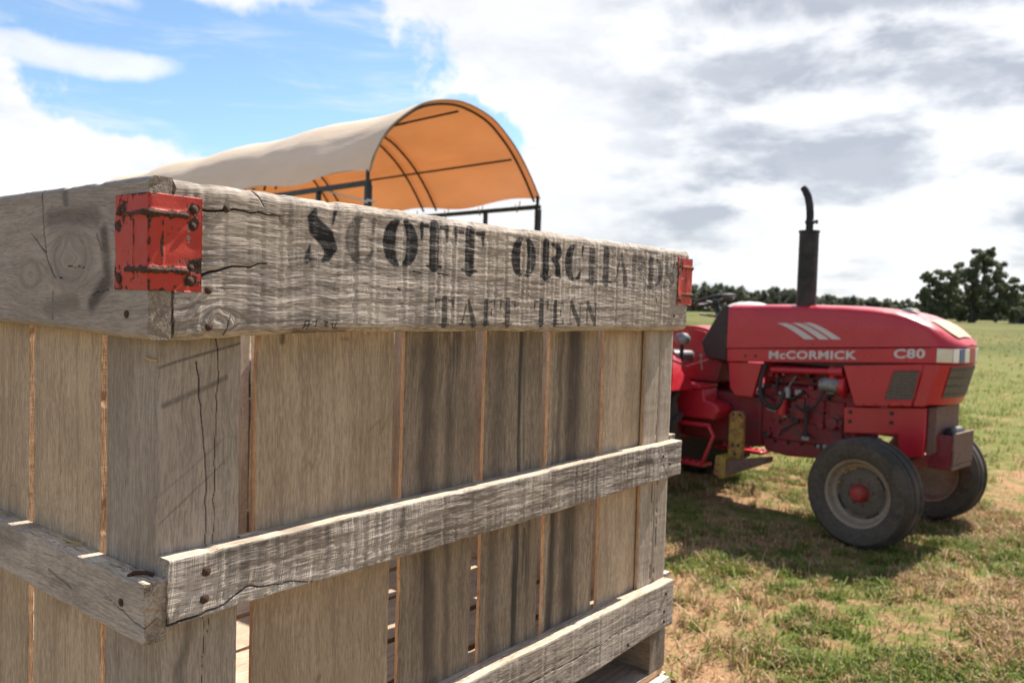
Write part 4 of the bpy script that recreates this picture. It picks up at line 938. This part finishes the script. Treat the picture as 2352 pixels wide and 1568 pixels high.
# headlights wrap the nose corners
def lamp(pts, z0, z1, name, m, parent, sgn):
    n_ = len(pts); outp, inn = [], []
    for k, p in enumerate(pts):
        a_ = Vector(pts[max(k - 1, 0)]); c2 = Vector(pts[min(k + 1, n_ - 1)]); d2 = (c2 - a_).normalized(); nn = Vector((d2.y, -d2.x))
        if nn.x - nn.y < 0: nn = -nn
        outp.append((p[0] + nn.x * .007, sgn * -(p[1] + nn.y * .007))); inn.append((p[0] - nn.x * .012, sgn * -(p[1] - nn.y * .012)))
    b = MB(); b.prism(outp + inn[::-1], z0, z1, 'z'); return P(name, b, m, parent, bevel=.003)
for sgn in (-1, 1):
    hl = lamp([(.247, -.3515), (.259, -.350), (.298, -.312), (.333, -.274)], 1.416, 1.522, 'headlight', M_lens, trc, sgn)
    lamp([(.336, -.270), (.348, -.236), (.357, -.208)], 1.416, 1.522, 'lamp_bowl', M_lensw, hl, sgn)
    lamp([(.359, -.203), (.367, -.172), (.373, -.146)], 1.416, 1.522, 'lamp_blue', M_lensb, hl, sgn)
    lamp([(.376, -.138), (.381, -.10), (.385, -.07)], 1.416, 1.522, 'lamp_bowl', M_lensw, hl, sgn)
# lower front panels
for sgn in (-1, 1):
    y0, y1 = sgn * .31, sgn * .350
    b = MB(); b.prism([(-.489, 1.338), (.150, 1.395), (.075, 1.055), (-.363, 1.010), (-.385, 1.03)], y0, y1, 'y'); sp_ = P('side_panel', b, M_red, bevel=.007)
    b = MB(); b.prism([(.158, 1.396), (.258, 1.402), (.188, 1.075), (.165, 1.062), (.083, 1.056)], y0 * .98, y1 * .985, 'y'); P('corner_panel', b, M_red, bevel=.006)
    # slanted vent with rounded corners, mesh of wires
    vt = [(-.075, 1.318), (-.06, 1.332), (.115, 1.342), (.130, 1.330), (.095, 1.125), (.078, 1.105), (-.115, 1.088), (-.135, 1.102)]
    b = MB(); b.prism(vt, sgn * .3505, sgn * .3535, 'y'); vm = P('vent', b, M_mesh, sp_)
    fr = [(x_ + (.0), sgn * .354, z_) for x_, z_ in vt]; b = MB(); b.tube(fr + [fr[0]], .005, 6); P('vent_frame', b, M_red, vm)
    for k in range(9):
        f = (k + .5) / 9; z_ = 1.095 + .235 * f; b = MB(); b.tube([(-.13 + .06 * f, sgn * .3545, z_), (.085 + .04 * f, sgn * .3545, z_ + .012)], .0016, 5); P('vent_wire', b, M_blk, vm)
    b = MB(); b.prism([(-1.583, 1.290), (-1.245, 1.298), (-1.321, .985), (-1.50, .985), (-1.56, 1.05)], sgn * .29, sgn * .335, 'y'); P('rear_side_panel', b, M_red, bevel=.007)
# front grille below the lamps
up = [(.10, -.340), (.262, -.346), (.300, -.308), (.332, -.268), (.366, -.140), (.378, -.05)]; lo = [(.08, -.335), (.190, -.338), (.228, -.300), (.255, -.262), (.285, -.140), (.296, -.05)]
up = up + [(x, -y) for x, y in up[::-1]]; lo = lo + [(x, -y) for x, y in lo[::-1]]; n_ = len(up)
b = MB(); b.add([(x, y, 1.399) for x, y in up] + [(x, y, 1.078) for x, y in lo], [tuple(range(n_)), tuple(range(2 * n_ - 1, n_ - 1, -1))] + [(k, (k + 1) % n_, (k + 1) % n_ + n_, k + n_) for k in range(n_)]); P('nose', b, M_red, bevel=.006)
def nose_pt(k, f, off):
    a_, c2 = Vector(up[k]), Vector(lo[k]); p = a_ + (c2 - a_) * f; nn = Vector((1, -.9 if k < 4 else (.9 if k > 7 else 0))).normalized(); return (p.x + nn.x * off, p.y + nn.y * off, 1.399 - .321 * f)
ks = list(range(3, n_ - 3)); b = MB(); gv = [nose_pt(k, f, .006) for k in ks for f in (.05, .82)]
b.add(gv, [(2 * k, 2 * k + 1, 2 * k + 3, 2 * k + 2) for k in range(len(ks) - 1)]); gr_ = P('front_grille', b, M_mesh)
for q_ in range(4): f = .12 + q_ * .2; b = MB(); b.tube([nose_pt(k, f, .008) for k in ks], .004, 6); P('grille_bar', b, M_blk, gr_)
# decals: name, number, stripes
def word(txt, x0, x1, z0, z1, zs0, name):
    cu = bpy.data.curves.new(name, 'FONT'); cu.body = txt; cu.size = 1; cu.offset = .030; cu.extrude = .004; cu.space_character = 1.06; cu.resolution_u = 3
    ob = bpy.data.objects.new(name, cu); COL.objects.link(ob); bpy.context.view_layer.update()
    me = bpy.data.meshes.new_from_object(ob.evaluated_get(bpy.context.evaluated_depsgraph_get())); bpy.data.objects.remove(ob)
    co_ = np.empty(len(me.vertices) * 3, np.float32); me.vertices.foreach_get('co', co_); co_ = co_.reshape(-1, 3)
    mn, mxx = co_.min(0), co_.max(0)
    u = (co_[:, 0] - mn[0]) / (mxx[0] - mn[0]); v = (co_[:, 1] - mn[1]) / (mxx[1] - mn[1])
    X = x0 + (x1 - x0) * u; Z = z0 + zs0 * u + (z1 - z0) * v; Y = np.where(co_[:, 2] > 0, -.3545, -.3515)
    me.vertices.foreach_set('co', np.stack([X, Y, Z], -1).astype(np.float32).ravel()); me.materials.clear(); me.materials.append(M_sil)
    me.update(); return link(name, me, trc)
word('McCORMICK', -1.165, -.376, 1.345, 1.418, .050, 'lettering')
word('C80', -.078, .161, 1.424, 1.500, .016, 'lettering')
for k, (x0, x1, w0, w1) in enumerate(((-1.10, -.833, .088, .092), (-.962, -.700, .076, .086), (-.858, -.590, .070, .082))):
    L0 = []; R0_ = []
    for q_ in range(14):
        f = q_ / 13; g_ = f ** .74; le = x0 + (x1 - x0) * g_; wd_ = w0 + (w1 - w0) * f; z_ = 1.666 + .006 * k - .128 * f
        L0.append((le, z_)); R0_.append((le + wd_, z_ + .004))
    b = MB(); vs = []; n_ = len(L0)
    for (pl, pr) in zip(L0, R0_):
        for y_ in (-.3615, -.353): vs += [(pl[0], y_, pl[1]), (pr[0], y_, pr[1])]
    fs = []
    for q_ in range(n_ - 1):
        o_ = q_ * 4; fs += [(o_, o_ + 4, o_ + 5, o_ + 1), (o_ + 2, o_ + 3, o_ + 7, o_ + 6), (o_, o_ + 2, o_ + 6, o_ + 4), (o_ + 1, o_ + 5, o_ + 7, o_ + 3)]
    b.add(vs, fs); P('emblem_stripe', b, M_sil)
for (x_, z_) in ((-1.40, 1.36), (-1.30, 1.365)):
    b = MB(); b.lathe([(.001, -.006), (.010, -.005), (.012, 0)], (x_, -.353, z_), 'y', 10); P('hood_latch', b, M_blk)
for k in range(5):
    x_ = -.40 + k * .10; b = MB(); b.lathe([(.001, -.004), (.007, -.003), (.008, 0)], (x_, -.351, 1.028 + (x_ + .36) * .085), 'y', 8); P('panel_screw', b, M_blk)
# cowl behind the hood, dash, steering wheel
b = MB(); b.prism([(-1.600, 1.290), (-1.603, 1.815), (-1.66, 1.805), (-1.70, 1.76), (-1.862, 1.50), (-1.890, 1.46), (-1.84, 1.325), (-1.80, 1.30)], -.343, .343, 'y'); cw = P('cowl', b, M_blk, bevel=.02, seg=3)
b = MB(); b.lathe([(.001, .055), (.10, .05), (.18, .03), (.24, 0)], (0, 0, 0), 'z', 24); P('dash_hood', b, M_sil, cw, M=Matrix.Translation((-1.62, .05, 1.80)) @ Matrix.Scale(.75, 4, (0, 1, 0)))
stw = empty('steering', (0, 0, 0)); bpy.data.objects.remove(stw)
b = MB()
for k in range(1): b.lathe([(.190 + .019 * math.cos(a_), .019 * math.sin(a_)) for a_ in [R(q_ * 45) for q_ in range(8)]], (0, 0, 0), 'z', 36, closed=True)
for k in range(3): a_ = R(120 * k + 20); b.tube([(0, 0, -.03), (.18 * math.cos(a_), .18 * math.sin(a_), 0)], .009, 6)
b.lathe([(.001, -.01), (.04, -.012), (.045, -.05), (.001, -.05)], (0, 0, 0), 'z', 16)
swh = P('steering_wheel', b, M_blk, M=Matrix.Translation((-1.96, -.02, 1.862)) @ Matrix.Rotation(R(-16), 4, 'Y'))
b = MB(); b.tube([(-1.945, -.02, 1.82), (-1.80, -.02, 1.52)], [.03, .045], 12); P('steering_column', b, M_blk)
b = MB(); b.tube([(-1.87, -.06, 1.70), (-2.06, -.12, 1.72)], [.014, .011], 8); b.lathe([(.001, .05), (.035, .04), (.04, 0), (.03, -.03), (.001, -.035)], (-1.85, -.08, 1.69), 'z', 14); P('shuttle_lever', b, M_alu)
b = MB(); b.lathe([(.001, -.018), (.016, -.012), (.018, 0), (.012, .014), (.001, .018)], (-1.86, -.37, 1.33), 'z', 12); b.tube([(-1.86, -.37, 1.31), (-1.85, -.36, 1.20)], .007, 6); P('throttle_knob', b, M_alu)
# exhaust stack
b = MB(); b.lathe([(.02, 1.80), (.083, 1.80), (.083, 2.46), (.090, 2.465), (.090, 2.482), (.036, 2.485)], (-.905, -.22, 0), 'z', 28); ex_ = P('exhaust_muffler', b, M_exh)
b = MB(); b.tube([(-.905, -.22, 2.47), (-.905, -.22, 2.62), (-.912, -.22, 2.70), (-.930, -.22, 2.775), (-.958, -.22, 2.835), (-.978, -.22, 2.86)], [.033, .033, .033, .033, .032, .030], 14); P('exhaust_pipe', b, M_exh, ex_)
b = MB(); b.lathe([(.036, -.014), (.041, -.012), (.041, .012), (.036, .014)], (-.905, -.22, 2.555), 'z', 18); b.box(-.872, -.838, -.232, -.208, 2.544, 2.566); b.box(-.846, -.836, -.238, -.202, 2.538, 2.572); P('pipe_clamp', b, M_exh, ex_)
# engine
b = MB(); b.box(-1.28, -.40, -.24, .24, .62, 1.12); P('engine_block', b, M_red2, bevel=.02)
b = MB(); b.box(-1.22, -.45, -.19, .19, 1.12, 1.30); P('cylinder_head', b, M_red2, bevel=.02)
for k in range(4): b = MB(); b.box(-1.17 + k * .18, -1.04 + k * .18, -.262, -.235, .80, 1.02); P('block_rib', b, M_red2, bevel=.01)
b = MB(); b.prism([(-1.30, .66), (-.36, .70), (-.40, .525), (-.62, .512), (-1.02, .480), (-1.24, .50)], -.22, .22, 'y'); P('oil_sump', b, M_red2, bevel=.02)
for k in range(6): b = MB(); b.lathe([(.001, .012), (.014, .012), (.014, 0)], (-1.14 + k * .13, -.22, .60 + k * .006), 'y', 8); o_ = P('sump_bolt', b, M_blk, M=Matrix.Translation((0, -.012, 0)))
b = MB(); b.tube([(-1.16, -.30, 1.250), (-.62, -.30, 1.275)], .031, 14); b.tube([(-.62, -.30, 1.275), (-.50, -.30, 1.285)], .045, 14); b.tube([(-.60, -.30, 1.20), (-.60, -.30, 1.32)], .026, 10); P('intake_pipe', b, M_red, bevel=.0)
b = MB(); b.lathe([(.001, -.09), (.066, -.085), (.074, -.06), (.074, .06), (.066, .085), (.001, .09)], (-.62, -.27, 1.155), 'x', 24); al = P('alternator', b, M_alu)
b = MB(); b.lathe([(.001, -.03), (.085, -.03), (.088, -.01), (.088, .02), (.07, .03), (.001, .03)], (-.50, -.27, 1.155), 'x', 26); P('pulley', b, M_red, al)
for k in range(6): a_ = R(60 * k); b = MB(); b.box(-.66, -.57, -.27 + .070 * math.cos(a_) - .006, -.27 + .070 * math.cos(a_) + .006, 1.155 + .070 * math.sin(a_) - .006, 1.155 + .070 * math.sin(a_) + .006); P('cooling_fin', b, M_alu, al)
b = MB(); b.lathe([(.001, -.08), (.045, -.075), (.048, -.05), (.048, .07), (.001, .08)], (-1.05, -.30, .93), 'z', 18); P('oil_filter', b, M_red)
for k, pts_ in enumerate(([(-1.22, -.30, 1.30), (-1.25, -.34, 1.10), (-1.18, -.36, .95), (-1.06, -.36, .93), (-1.02, -.33, 1.06)], [(-.66, -.32, 1.12), (-.70, -.36, .99), (-.80, -.36, .92), (-.90, -.34, .96)], [(-1.12, -.26, 1.2), (-1.10, -.3, 1.05), (-.98, -.3, 1.00), (-.86, -.27, 1.08)], [(-.80, -.33, .96), (-.80, -.34, .82), (-.79, -.34, .70)])):
    b = MB(); sm = []
    for i_ in range(len(pts_) - 1):
        for f in (0, .25, .5, .75):
            Pq = [Vector(pts_[min(max(i_ + k2, 0), len(pts_) - 1)]) for k2 in (-1, 0, 1, 2)]
            sm.append(.5 * ((2 * Pq[1]) + (Pq[2] - Pq[0]) * f + (2 * Pq[0] - 5 * Pq[1] + 4 * Pq[2] - Pq[3]) * f * f + (3 * Pq[1] - Pq[0] - 3 * Pq[2] + Pq[3]) * f ** 3))
    sm.append(Vector(pts_[-1])); b.tube(sm, (.020, .013, .012, .016)[k], 9); P('hose', b, M_hose)
b = MB(); b.lathe([(.001, -.05), (.028, -.045), (.03, .03), (.02, .05), (.001, .05)], (-1.0, -.30, 1.06), 'z', 14); b.tube([(-1.0, -.30, 1.10), (-.93, -.29, 1.21)], .007, 6); b.box(-1.08, -1.02, -.31, -.27, 1.01, 1.06); P('fuel_filter', b, M_alu)
b = MB(); b.lathe([(.001, -.03), (.05, -.03), (.055, 0), (.05, .03), (.001, .03)], (-.60, -.255, .83), 'y', 18); b.lathe([(.001, -.02), (.03, -.02), (.03, .02)], (-.70, -.26, .80), 'y', 14); b.box(-.92, -.80, -.30, -.24, .84, .92); P('pump_housing', b, M_red2, bevel=.004)
b = MB(); b.box(-.83, -.76, -.35, -.30, .665, .700); P('grease_block', b, M_alu, bevel=.006)
rq = random.Random(8)
for k in range(46):
    x_ = rq.uniform(-1.24, -.46); z_ = rq.uniform(.56, 1.24); sz = rq.uniform(.012, .036); b = MB(); mm = rq.choice([M_red2, M_red2, M_red2, M_blk, M_hose, M_alu])
    if k % 3 == 0: b.lathe([(.001, -.03 - sz), (sz * .7, -.028 - sz), (sz * .8, 0), (sz, .02)], (x_, -.235, z_), 'y', 10)
    elif k % 3 == 1: b.box(x_ - sz, x_ + sz, -.262 - sz * .6, -.225, z_ - sz * .8, z_ + sz * .8)
    else: b.tube([(x_, -.255, z_), (x_ + rq.uniform(-.12, .12), -.275, z_ + rq.uniform(-.05, .08)), (x_ + rq.uniform(-.2, .2), -.25, min(1.25, max(.55, z_ + rq.uniform(-.15, .15))))], rq.uniform(.004, .009), 6)
    P('engine_fitting', b, mm, bevel=.003 if k % 3 == 1 else 0)
# front support frame, axle
for sgn in (-1, 1):
    b = MB(); b.prism([(-.50, .985), (.165, 1.050), (.165, .830), (.155, .655), (-.02, .640), (-.05, .81), (-.49, .765)], sgn * .24, sgn * .28, 'y'); fr_ = P('front_support', b, M_red, bevel=.008)
    for (x_, z_) in ((-.44, .95), (-.44, .87), (-.10, .975), (-.10, .90)):
        b = MB(); b.lathe([(.001, sgn * .012), (.015, sgn * .012), (.017, 0)], (x_, sgn * .28, z_), 'y', 6); P('bolt', b, M_blk, fr_)
b = MB(); b.box(-.48, .15, -.239, .239, .78, .96); P('front_bolster', b, M_red2, bevel=.01)
b = MB(); b.prism([(.166, .655), (.166, 1.05), (.235, 1.065), (.235, .70)], -.25, .25, 'y'); P('front_plate', b, M_rust, bevel=.008)
b = MB(); b.box(-.075, .005, -.62, .62, .50, .60); b.box(-.06, -.01, -.12, .12, .58, .80); P('front_axle', b, M_red2, bevel=.012)
# weight bracket box with an open top
b = MB(); b.box(.175, .345, -.215, -.195, .57, .845); b.box(.175, .345, .195, .215, .57, .845); b.box(.236, .335, -.194, .194, .57, .60); wb = P('weight_bracket', b, M_red2, bevel=.006)
b = MB(); b.box(.346, .362, -.222, .222, .615, .862); P('bracket_face', b, M_rust, wb, bevel=.004); b = MB(); b.box(.336, .356, -.215, .215, .572, .610); P('bracket_lip', b, M_rust, wb, bevel=.004)
b = MB(); b.box(.242, .338, -.17, .17, .61, .82); b.prism([(.245, .82), (.332, .82), (.31, .885), (.26, .89)], -.12, .15, 'y'); P('tool_box', b, M_blk, wb, bevel=.015)
# front wheels
M_disc = simple('brown_wheel_disc', (0.135, 0.105, 0.074), .75, 0, .25, 9, dirt=(0.06, 0.045, 0.034), dirt_amt=.7, bumps=.2)  # recessed disc is a darker brown than the rim lip
M_wall = simple('dusty_sidewall', (0.088, 0.069, 0.051), .92, 0, .2, 7, dirt=(0.04, 0.033, 0.027), dirt_amt=.8, bumps=.2)
def wheel(y, r_t, wd, r_r, x, sgn, ribs=True, name='front_wheel', yaw=0.0):
    o_ = None
    h_ = wd / 2; pr = [(r_r, -h_ * .72), (r_r + .02, -h_ * .86), (r_r + (r_t - r_r) * .45, -h_ * 1.0), (r_r + (r_t - r_r) * .75, -h_ * .97), (r_t * .945, -h_ * .86), (r_t * .972, -h_ * .76)]
    tread = []
    if ribs:
        for (a0, a1) in ((-.74, -.40), (-.24, .24), (.40, .74)): tread += [(r_t * .958, h_ * a0 - .004), (r_t * (.985 if abs(a0) > .3 or True else 1), h_ * a0 + .004), (r_t, h_ * (a0 + a1) / 2), (r_t * .985, h_ * a1 - .004), (r_t * .958, h_ * a1 + .004)]
    else: tread = [(r_t * .955, -h_ * .5), (r_t * .96, 0), (r_t * .955, h_ * .5)]
    prof = pr + tread + [(a, -b2) for a, b2 in pr[::-1]]
    M = Matrix.Translation((x, y, r_t - .012)) @ Matrix.Rotation(yaw, 4, 'Z')
    b = MB(); b.lathe(prof[3:-3], (0, 0, 0), 'y', 72); b.lathe(prof[:4], (0, 0, 0), 'y', 72, mi=1); b.lathe(prof[-4:], (0, 0, 0), 'y', 72, mi=1)
    wroot = P(name, b, [M_tyre, M_wall], M=M, smooth=40)
    # lug dimples on the shoulder
    n_ = 20 if ribs else 22
    for s2 in (-1, 1):
        for k in range(n_):
            a_ = 2 * math.pi * (k + .25 * s2) / n_; b = MB()
            if ribs: b.lathe([(.001, .004), (.011, .003), (.014, -.004)], (0, 0, 0), 'y', 7); P('tread_dimple', b, M_hose, wroot, M=Matrix.Rotation(-a_, 4, 'Y') @ Matrix.Translation((r_t * .895, s2 * h_ * .905, 0)) @ Matrix.Rotation(R(90 - s2 * 90), 4, 'X'))
            else:
                b.prism([(-.03, -.02), (.03, -.02), (.022, .035), (-.022, .035)], 0, h_ * 1.02, 'y'); P('tread_lug', b, M_tyre, wroot, M=Matrix.Rotation(-a_, 4, 'Y') @ Matrix.Translation((0, 0, r_t * .965)) @ Matrix.Rotation(R(32 if s2 > 0 else 180 - 32), 4, 'Z') )
    q_ = sgn
    rp_ = [(r_r + .012, q_ * h_ * .74), (r_r + .004, q_ * h_ * .78), (r_r - .012, q_ * h_ * .72), (r_r - .030, q_ * h_ * .40), (r_r - .055, q_ * h_ * .30), (r_r * .70, q_ * h_ * .22), (r_r * .62, q_ * h_ * .30), (r_r * .46, q_ * h_ * .36), (r_r * .40, q_ * h_ * .36), (.001, q_ * h_ * .36)]
    b = MB(); b.lathe(rp_[:5], (0, 0, 0), 'y', 56); b.lathe(rp_[4:], (0, 0, 0), 'y', 56, mi=1); b.lathe([(r_r + .01, -q_ * h_ * .74), (r_r - .012, -q_ * h_ * .7), (r_r - .03, q_ * h_ * .1), (r_r * .6, q_ * h_ * .2), (.001, q_ * h_ * .2)], (0, 0, 0), 'y', 48)
    rim = P('rim', b, [M_rimw, M_disc], wroot)
    b = MB(); b.lathe([(.001, q_ * (h_ * .36 + .075)), (r_r * .18, q_ * (h_ * .36 + .072)), (r_r * .25, q_ * (h_ * .36 + .045)), (r_r * .27, q_ * (h_ * .36))], (0, 0, 0), 'y', 24); P('hub', b, M_hub, wroot)
    for k in range(8):
        a_ = R(45 * k + 10); b = MB(); b.lathe([(.001, q_ * (h_ * .36 + .016)), (.011, q_ * (h_ * .36 + .016)), (.011, q_ * h_ * .34)], (r_r * .38 * math.cos(a_), 0, r_r * .38 * math.sin(a_)), 'y', 6); P('wheel_nut', b, M_rust, wroot)
    for k in range(4):      # dark inserts paint the shade of open slots, one is yellow
        b = MB(); a0 = R(90 * k + 32); pts2 = []
        for (rr2, dirn) in ((r_r * .765, 1), (r_r * .715, -1)):
            for i_ in range(7): a_ = a0 + R(-17 + 34 * (i_ if dirn > 0 else 6 - i_) / 6); pts2.append((rr2 * math.cos(a_), rr2 * math.sin(a_)))
        b.prism(pts2, q_ * h_ * .20, q_ * (h_ * .29), 'y'); P('slot_insert', b, M_void if k != 1 else M_yel, wroot)
    b = MB(); b.tube([(-r_r * .66, q_ * h_ * .28, r_r * .22), (-r_r * .66, q_ * (h_ * .28 + .03), r_r * .23)], .008, 7); P('valve', b, M_yel, wroot)
    return wroot
wheel(-.80, .42, .275, .255, -.075, -1, yaw=R(-4)); wheel(.62, .42, .275, .255, -.075, 1, yaw=R(-4))
for y_, s2 in ((-.80, -1), (.80, 1)): wheel(y_, .74, .42, .36, -2.62, s2, ribs=False, name='rear_wheel')
# transmission, rear body, platform, steps
b = MB(); b.box(-2.15, -1.28, -.22, .22, .52, 1.0); b.box(-3.0, -2.15, -.30, .30, .48, 1.15); P('transmission', b, M_red2, bevel=.03)
b = MB(); b.tube([(-2.62, -.85, .73), (-2.62, .85, .73)], .11, 16); P('rear_axle', b, M_red2)
for sgn in (-1, 1):
    b = MB(); b.box(-2.42, -1.735, min(sgn * .26, sgn * .56), max(sgn * .26, sgn * .56), 1.035, 1.072); P('platform', b, M_red, bevel=.006)
    b = MB(); b.prism([(-2.30, .74), (-1.62, .755), (-1.56, .84), (-1.60, .90), (-1.72, .93), (-1.74, 1.034), (-2.36, 1.030)], min(sgn * .26, sgn * .50), max(sgn * .26, sgn * .50), 'y'); P('side_tank', b, M_red, bevel=.012)
    # fender
    pts3 = [(-2.62 + .86 * math.cos(R(a_)), .73 + .86 * math.sin(R(a_))) for a_ in range(20, 150, 8)]; inn = [(-2.62 + .83 * math.cos(R(a_)), .73 + .83 * math.sin(R(a_))) for a_ in range(148, 18, -8)]
    b = MB(); b.prism(pts3 + inn, min(sgn * .54, sgn * .98), max(sgn * .54, sgn * .98), 'y'); fe = P('fender', b, M_red, bevel=.006)
    fp = [(-2.62 + .83 * math.cos(R(a_)), .73 + .83 * math.sin(R(a_))) for a_ in range(20, 150, 8)]
    b = MB(); b.prism(fp, sgn * .50, sgn * .535, 'y'); P('fender_side', b, M_red, fe)
    # steps
    yo = sgn * .60
    b = MB()
    b.tube([(-2.30, yo, .700), (-1.585, yo, .715)], .020, 8); b.tube([(-1.60, yo, .71), (-1.545, yo, .63), (-1.66, yo, .345)], .018, 8); b.tube([(-2.06, yo, .70), (-2.16, yo, .345)], .018, 8); P('step_frame', b, M_red)
    b = MB(); b.box(-2.18, -1.65, min(yo - .0, yo + .16 * -sgn), max(yo, yo - .16 * sgn), .325, .355); stp = P('step', b, M_red, bevel=.004)
    for k in range(7): b = MB(); b.lathe([(.001, .014), (.016, .012), (.02, 0)], (-2.12 + k * .07, yo - .03 * sgn, .355), 'z', 8); P('grip_stud', b, M_red, stp)
    # worn yellow loader mount
    if sgn < 0:
        b = MB(); b.prism([(-1.475, .82), (-1.445, .855), (-1.36, .86), (-1.33, .83), (-1.33, .40), (-1.475, .39)], -.46, -.42, 'y'); ym = P('loader_mount', b, M_yel, bevel=.004)
        for (x_, z_) in ((-1.43, .83), (-1.365, .83), (-1.43, .55), (-1.37, .55), (-1.40, .47)): b = MB(); b.lathe([(.001, -.006), (.012, -.006), (.013, 0)], (x_, -.461, z_), 'y', 8); P('bolt', b, M_void, ym)
        b = MB(); b.prism([(-1.50, .46), (-1.40, .455), (-1.40, .27), (-1.44, .255), (-1.52, .29)], -.62, -.44, 'y'); P('mount_block', b, M_yel, ym, bevel=.004)
        b = MB(); b.prism([(-1.41, .42), (-1.03, .505), (-1.03, .455), (-1.38, .30), (-1.41, .30)], -.60, -.45, 'y'); P('mount_arm', b, M_rust, ym, bevel=.004)
# seat, roll bar, levers, lamp
b = MB(); b.box(-2.75, -2.32, -.23, .23, 1.22, 1.34); b.prism([(-2.76, 1.32), (-2.64, 1.32), (-2.74, 1.78), (-2.84, 1.78)], -.22, .22, 'y'); P('seat', b, M_seat, bevel=.04, seg=3)
b = MB(); b.tube([(-2.98, -.52, .95), (-2.98, -.52, 1.58), (-2.98, -.42, 1.66), (-2.98, .42, 1.66), (-2.98, .52, 1.58), (-2.98, .52, .95)], .04, 10) ; P('roll_bar', b, M_blk)
b = MB(); b.lathe([(.001, .07), (.05, .06), (.075, .03), (.08, 0), (.06, -.045), (.001, -.05)], (-2.06, -.40, 1.47), 'z', 20); P('work_lamp', b, M_alu)
b = MB(); b.tube([(-2.06, -.40, 1.42), (-2.06, -.40, 1.07)], .02, 8); P('lamp_post', b, M_blk)
b = MB(); b.box(-1.98, -1.90, .30, .34, 1.07, 1.72); P('console_post', b, M_sil, bevel=.006)
b = MB(); b.prism([(-2.2, 1.07), (-1.84, 1.07), (-1.84, 1.30), (-1.95, 1.66), (-2.2, 1.66)], .345, .375, 'y'); P('console_panel', b, M_red, bevel=.01)
b = MB(); b.prism([(-2.15, 1.072), (-1.76, 1.072), (-1.70, 1.28), (-1.80, 1.32), (-2.15, 1.20)], -.24, .24, 'y'); P('centre_tunnel', b, M_red2, bevel=.02)

# ------------------------------------------------------------------ bits of straw on the crate
M_straw = simple('dry_straw', (0.50, 0.33, 0.12), .6)
def cw_(x, y, z): p = CO + EX * x + EY * y; return (p.x, p.y, CAM_H + z)
for lab, pts_ in (('short yellow straw caught on the grey corner post under the left rail', [(-.0015, .026, -.0735), (-.003, .012, -.0748), (-.0015, .002, -.0755)]),
                  ('bent dry stalk lying on the left middle slat', [(-.006, .225, -.3135), (-.010, .190, -.3125), (-.006, .165, -.3115), (-.014, .178, -.3130)])):
    b = MB(); b.tube([cw_(*p) for p in pts_], .0011, 6); tag(b.build('straw', M_straw), lab, 'straw', 'straws on the crate')
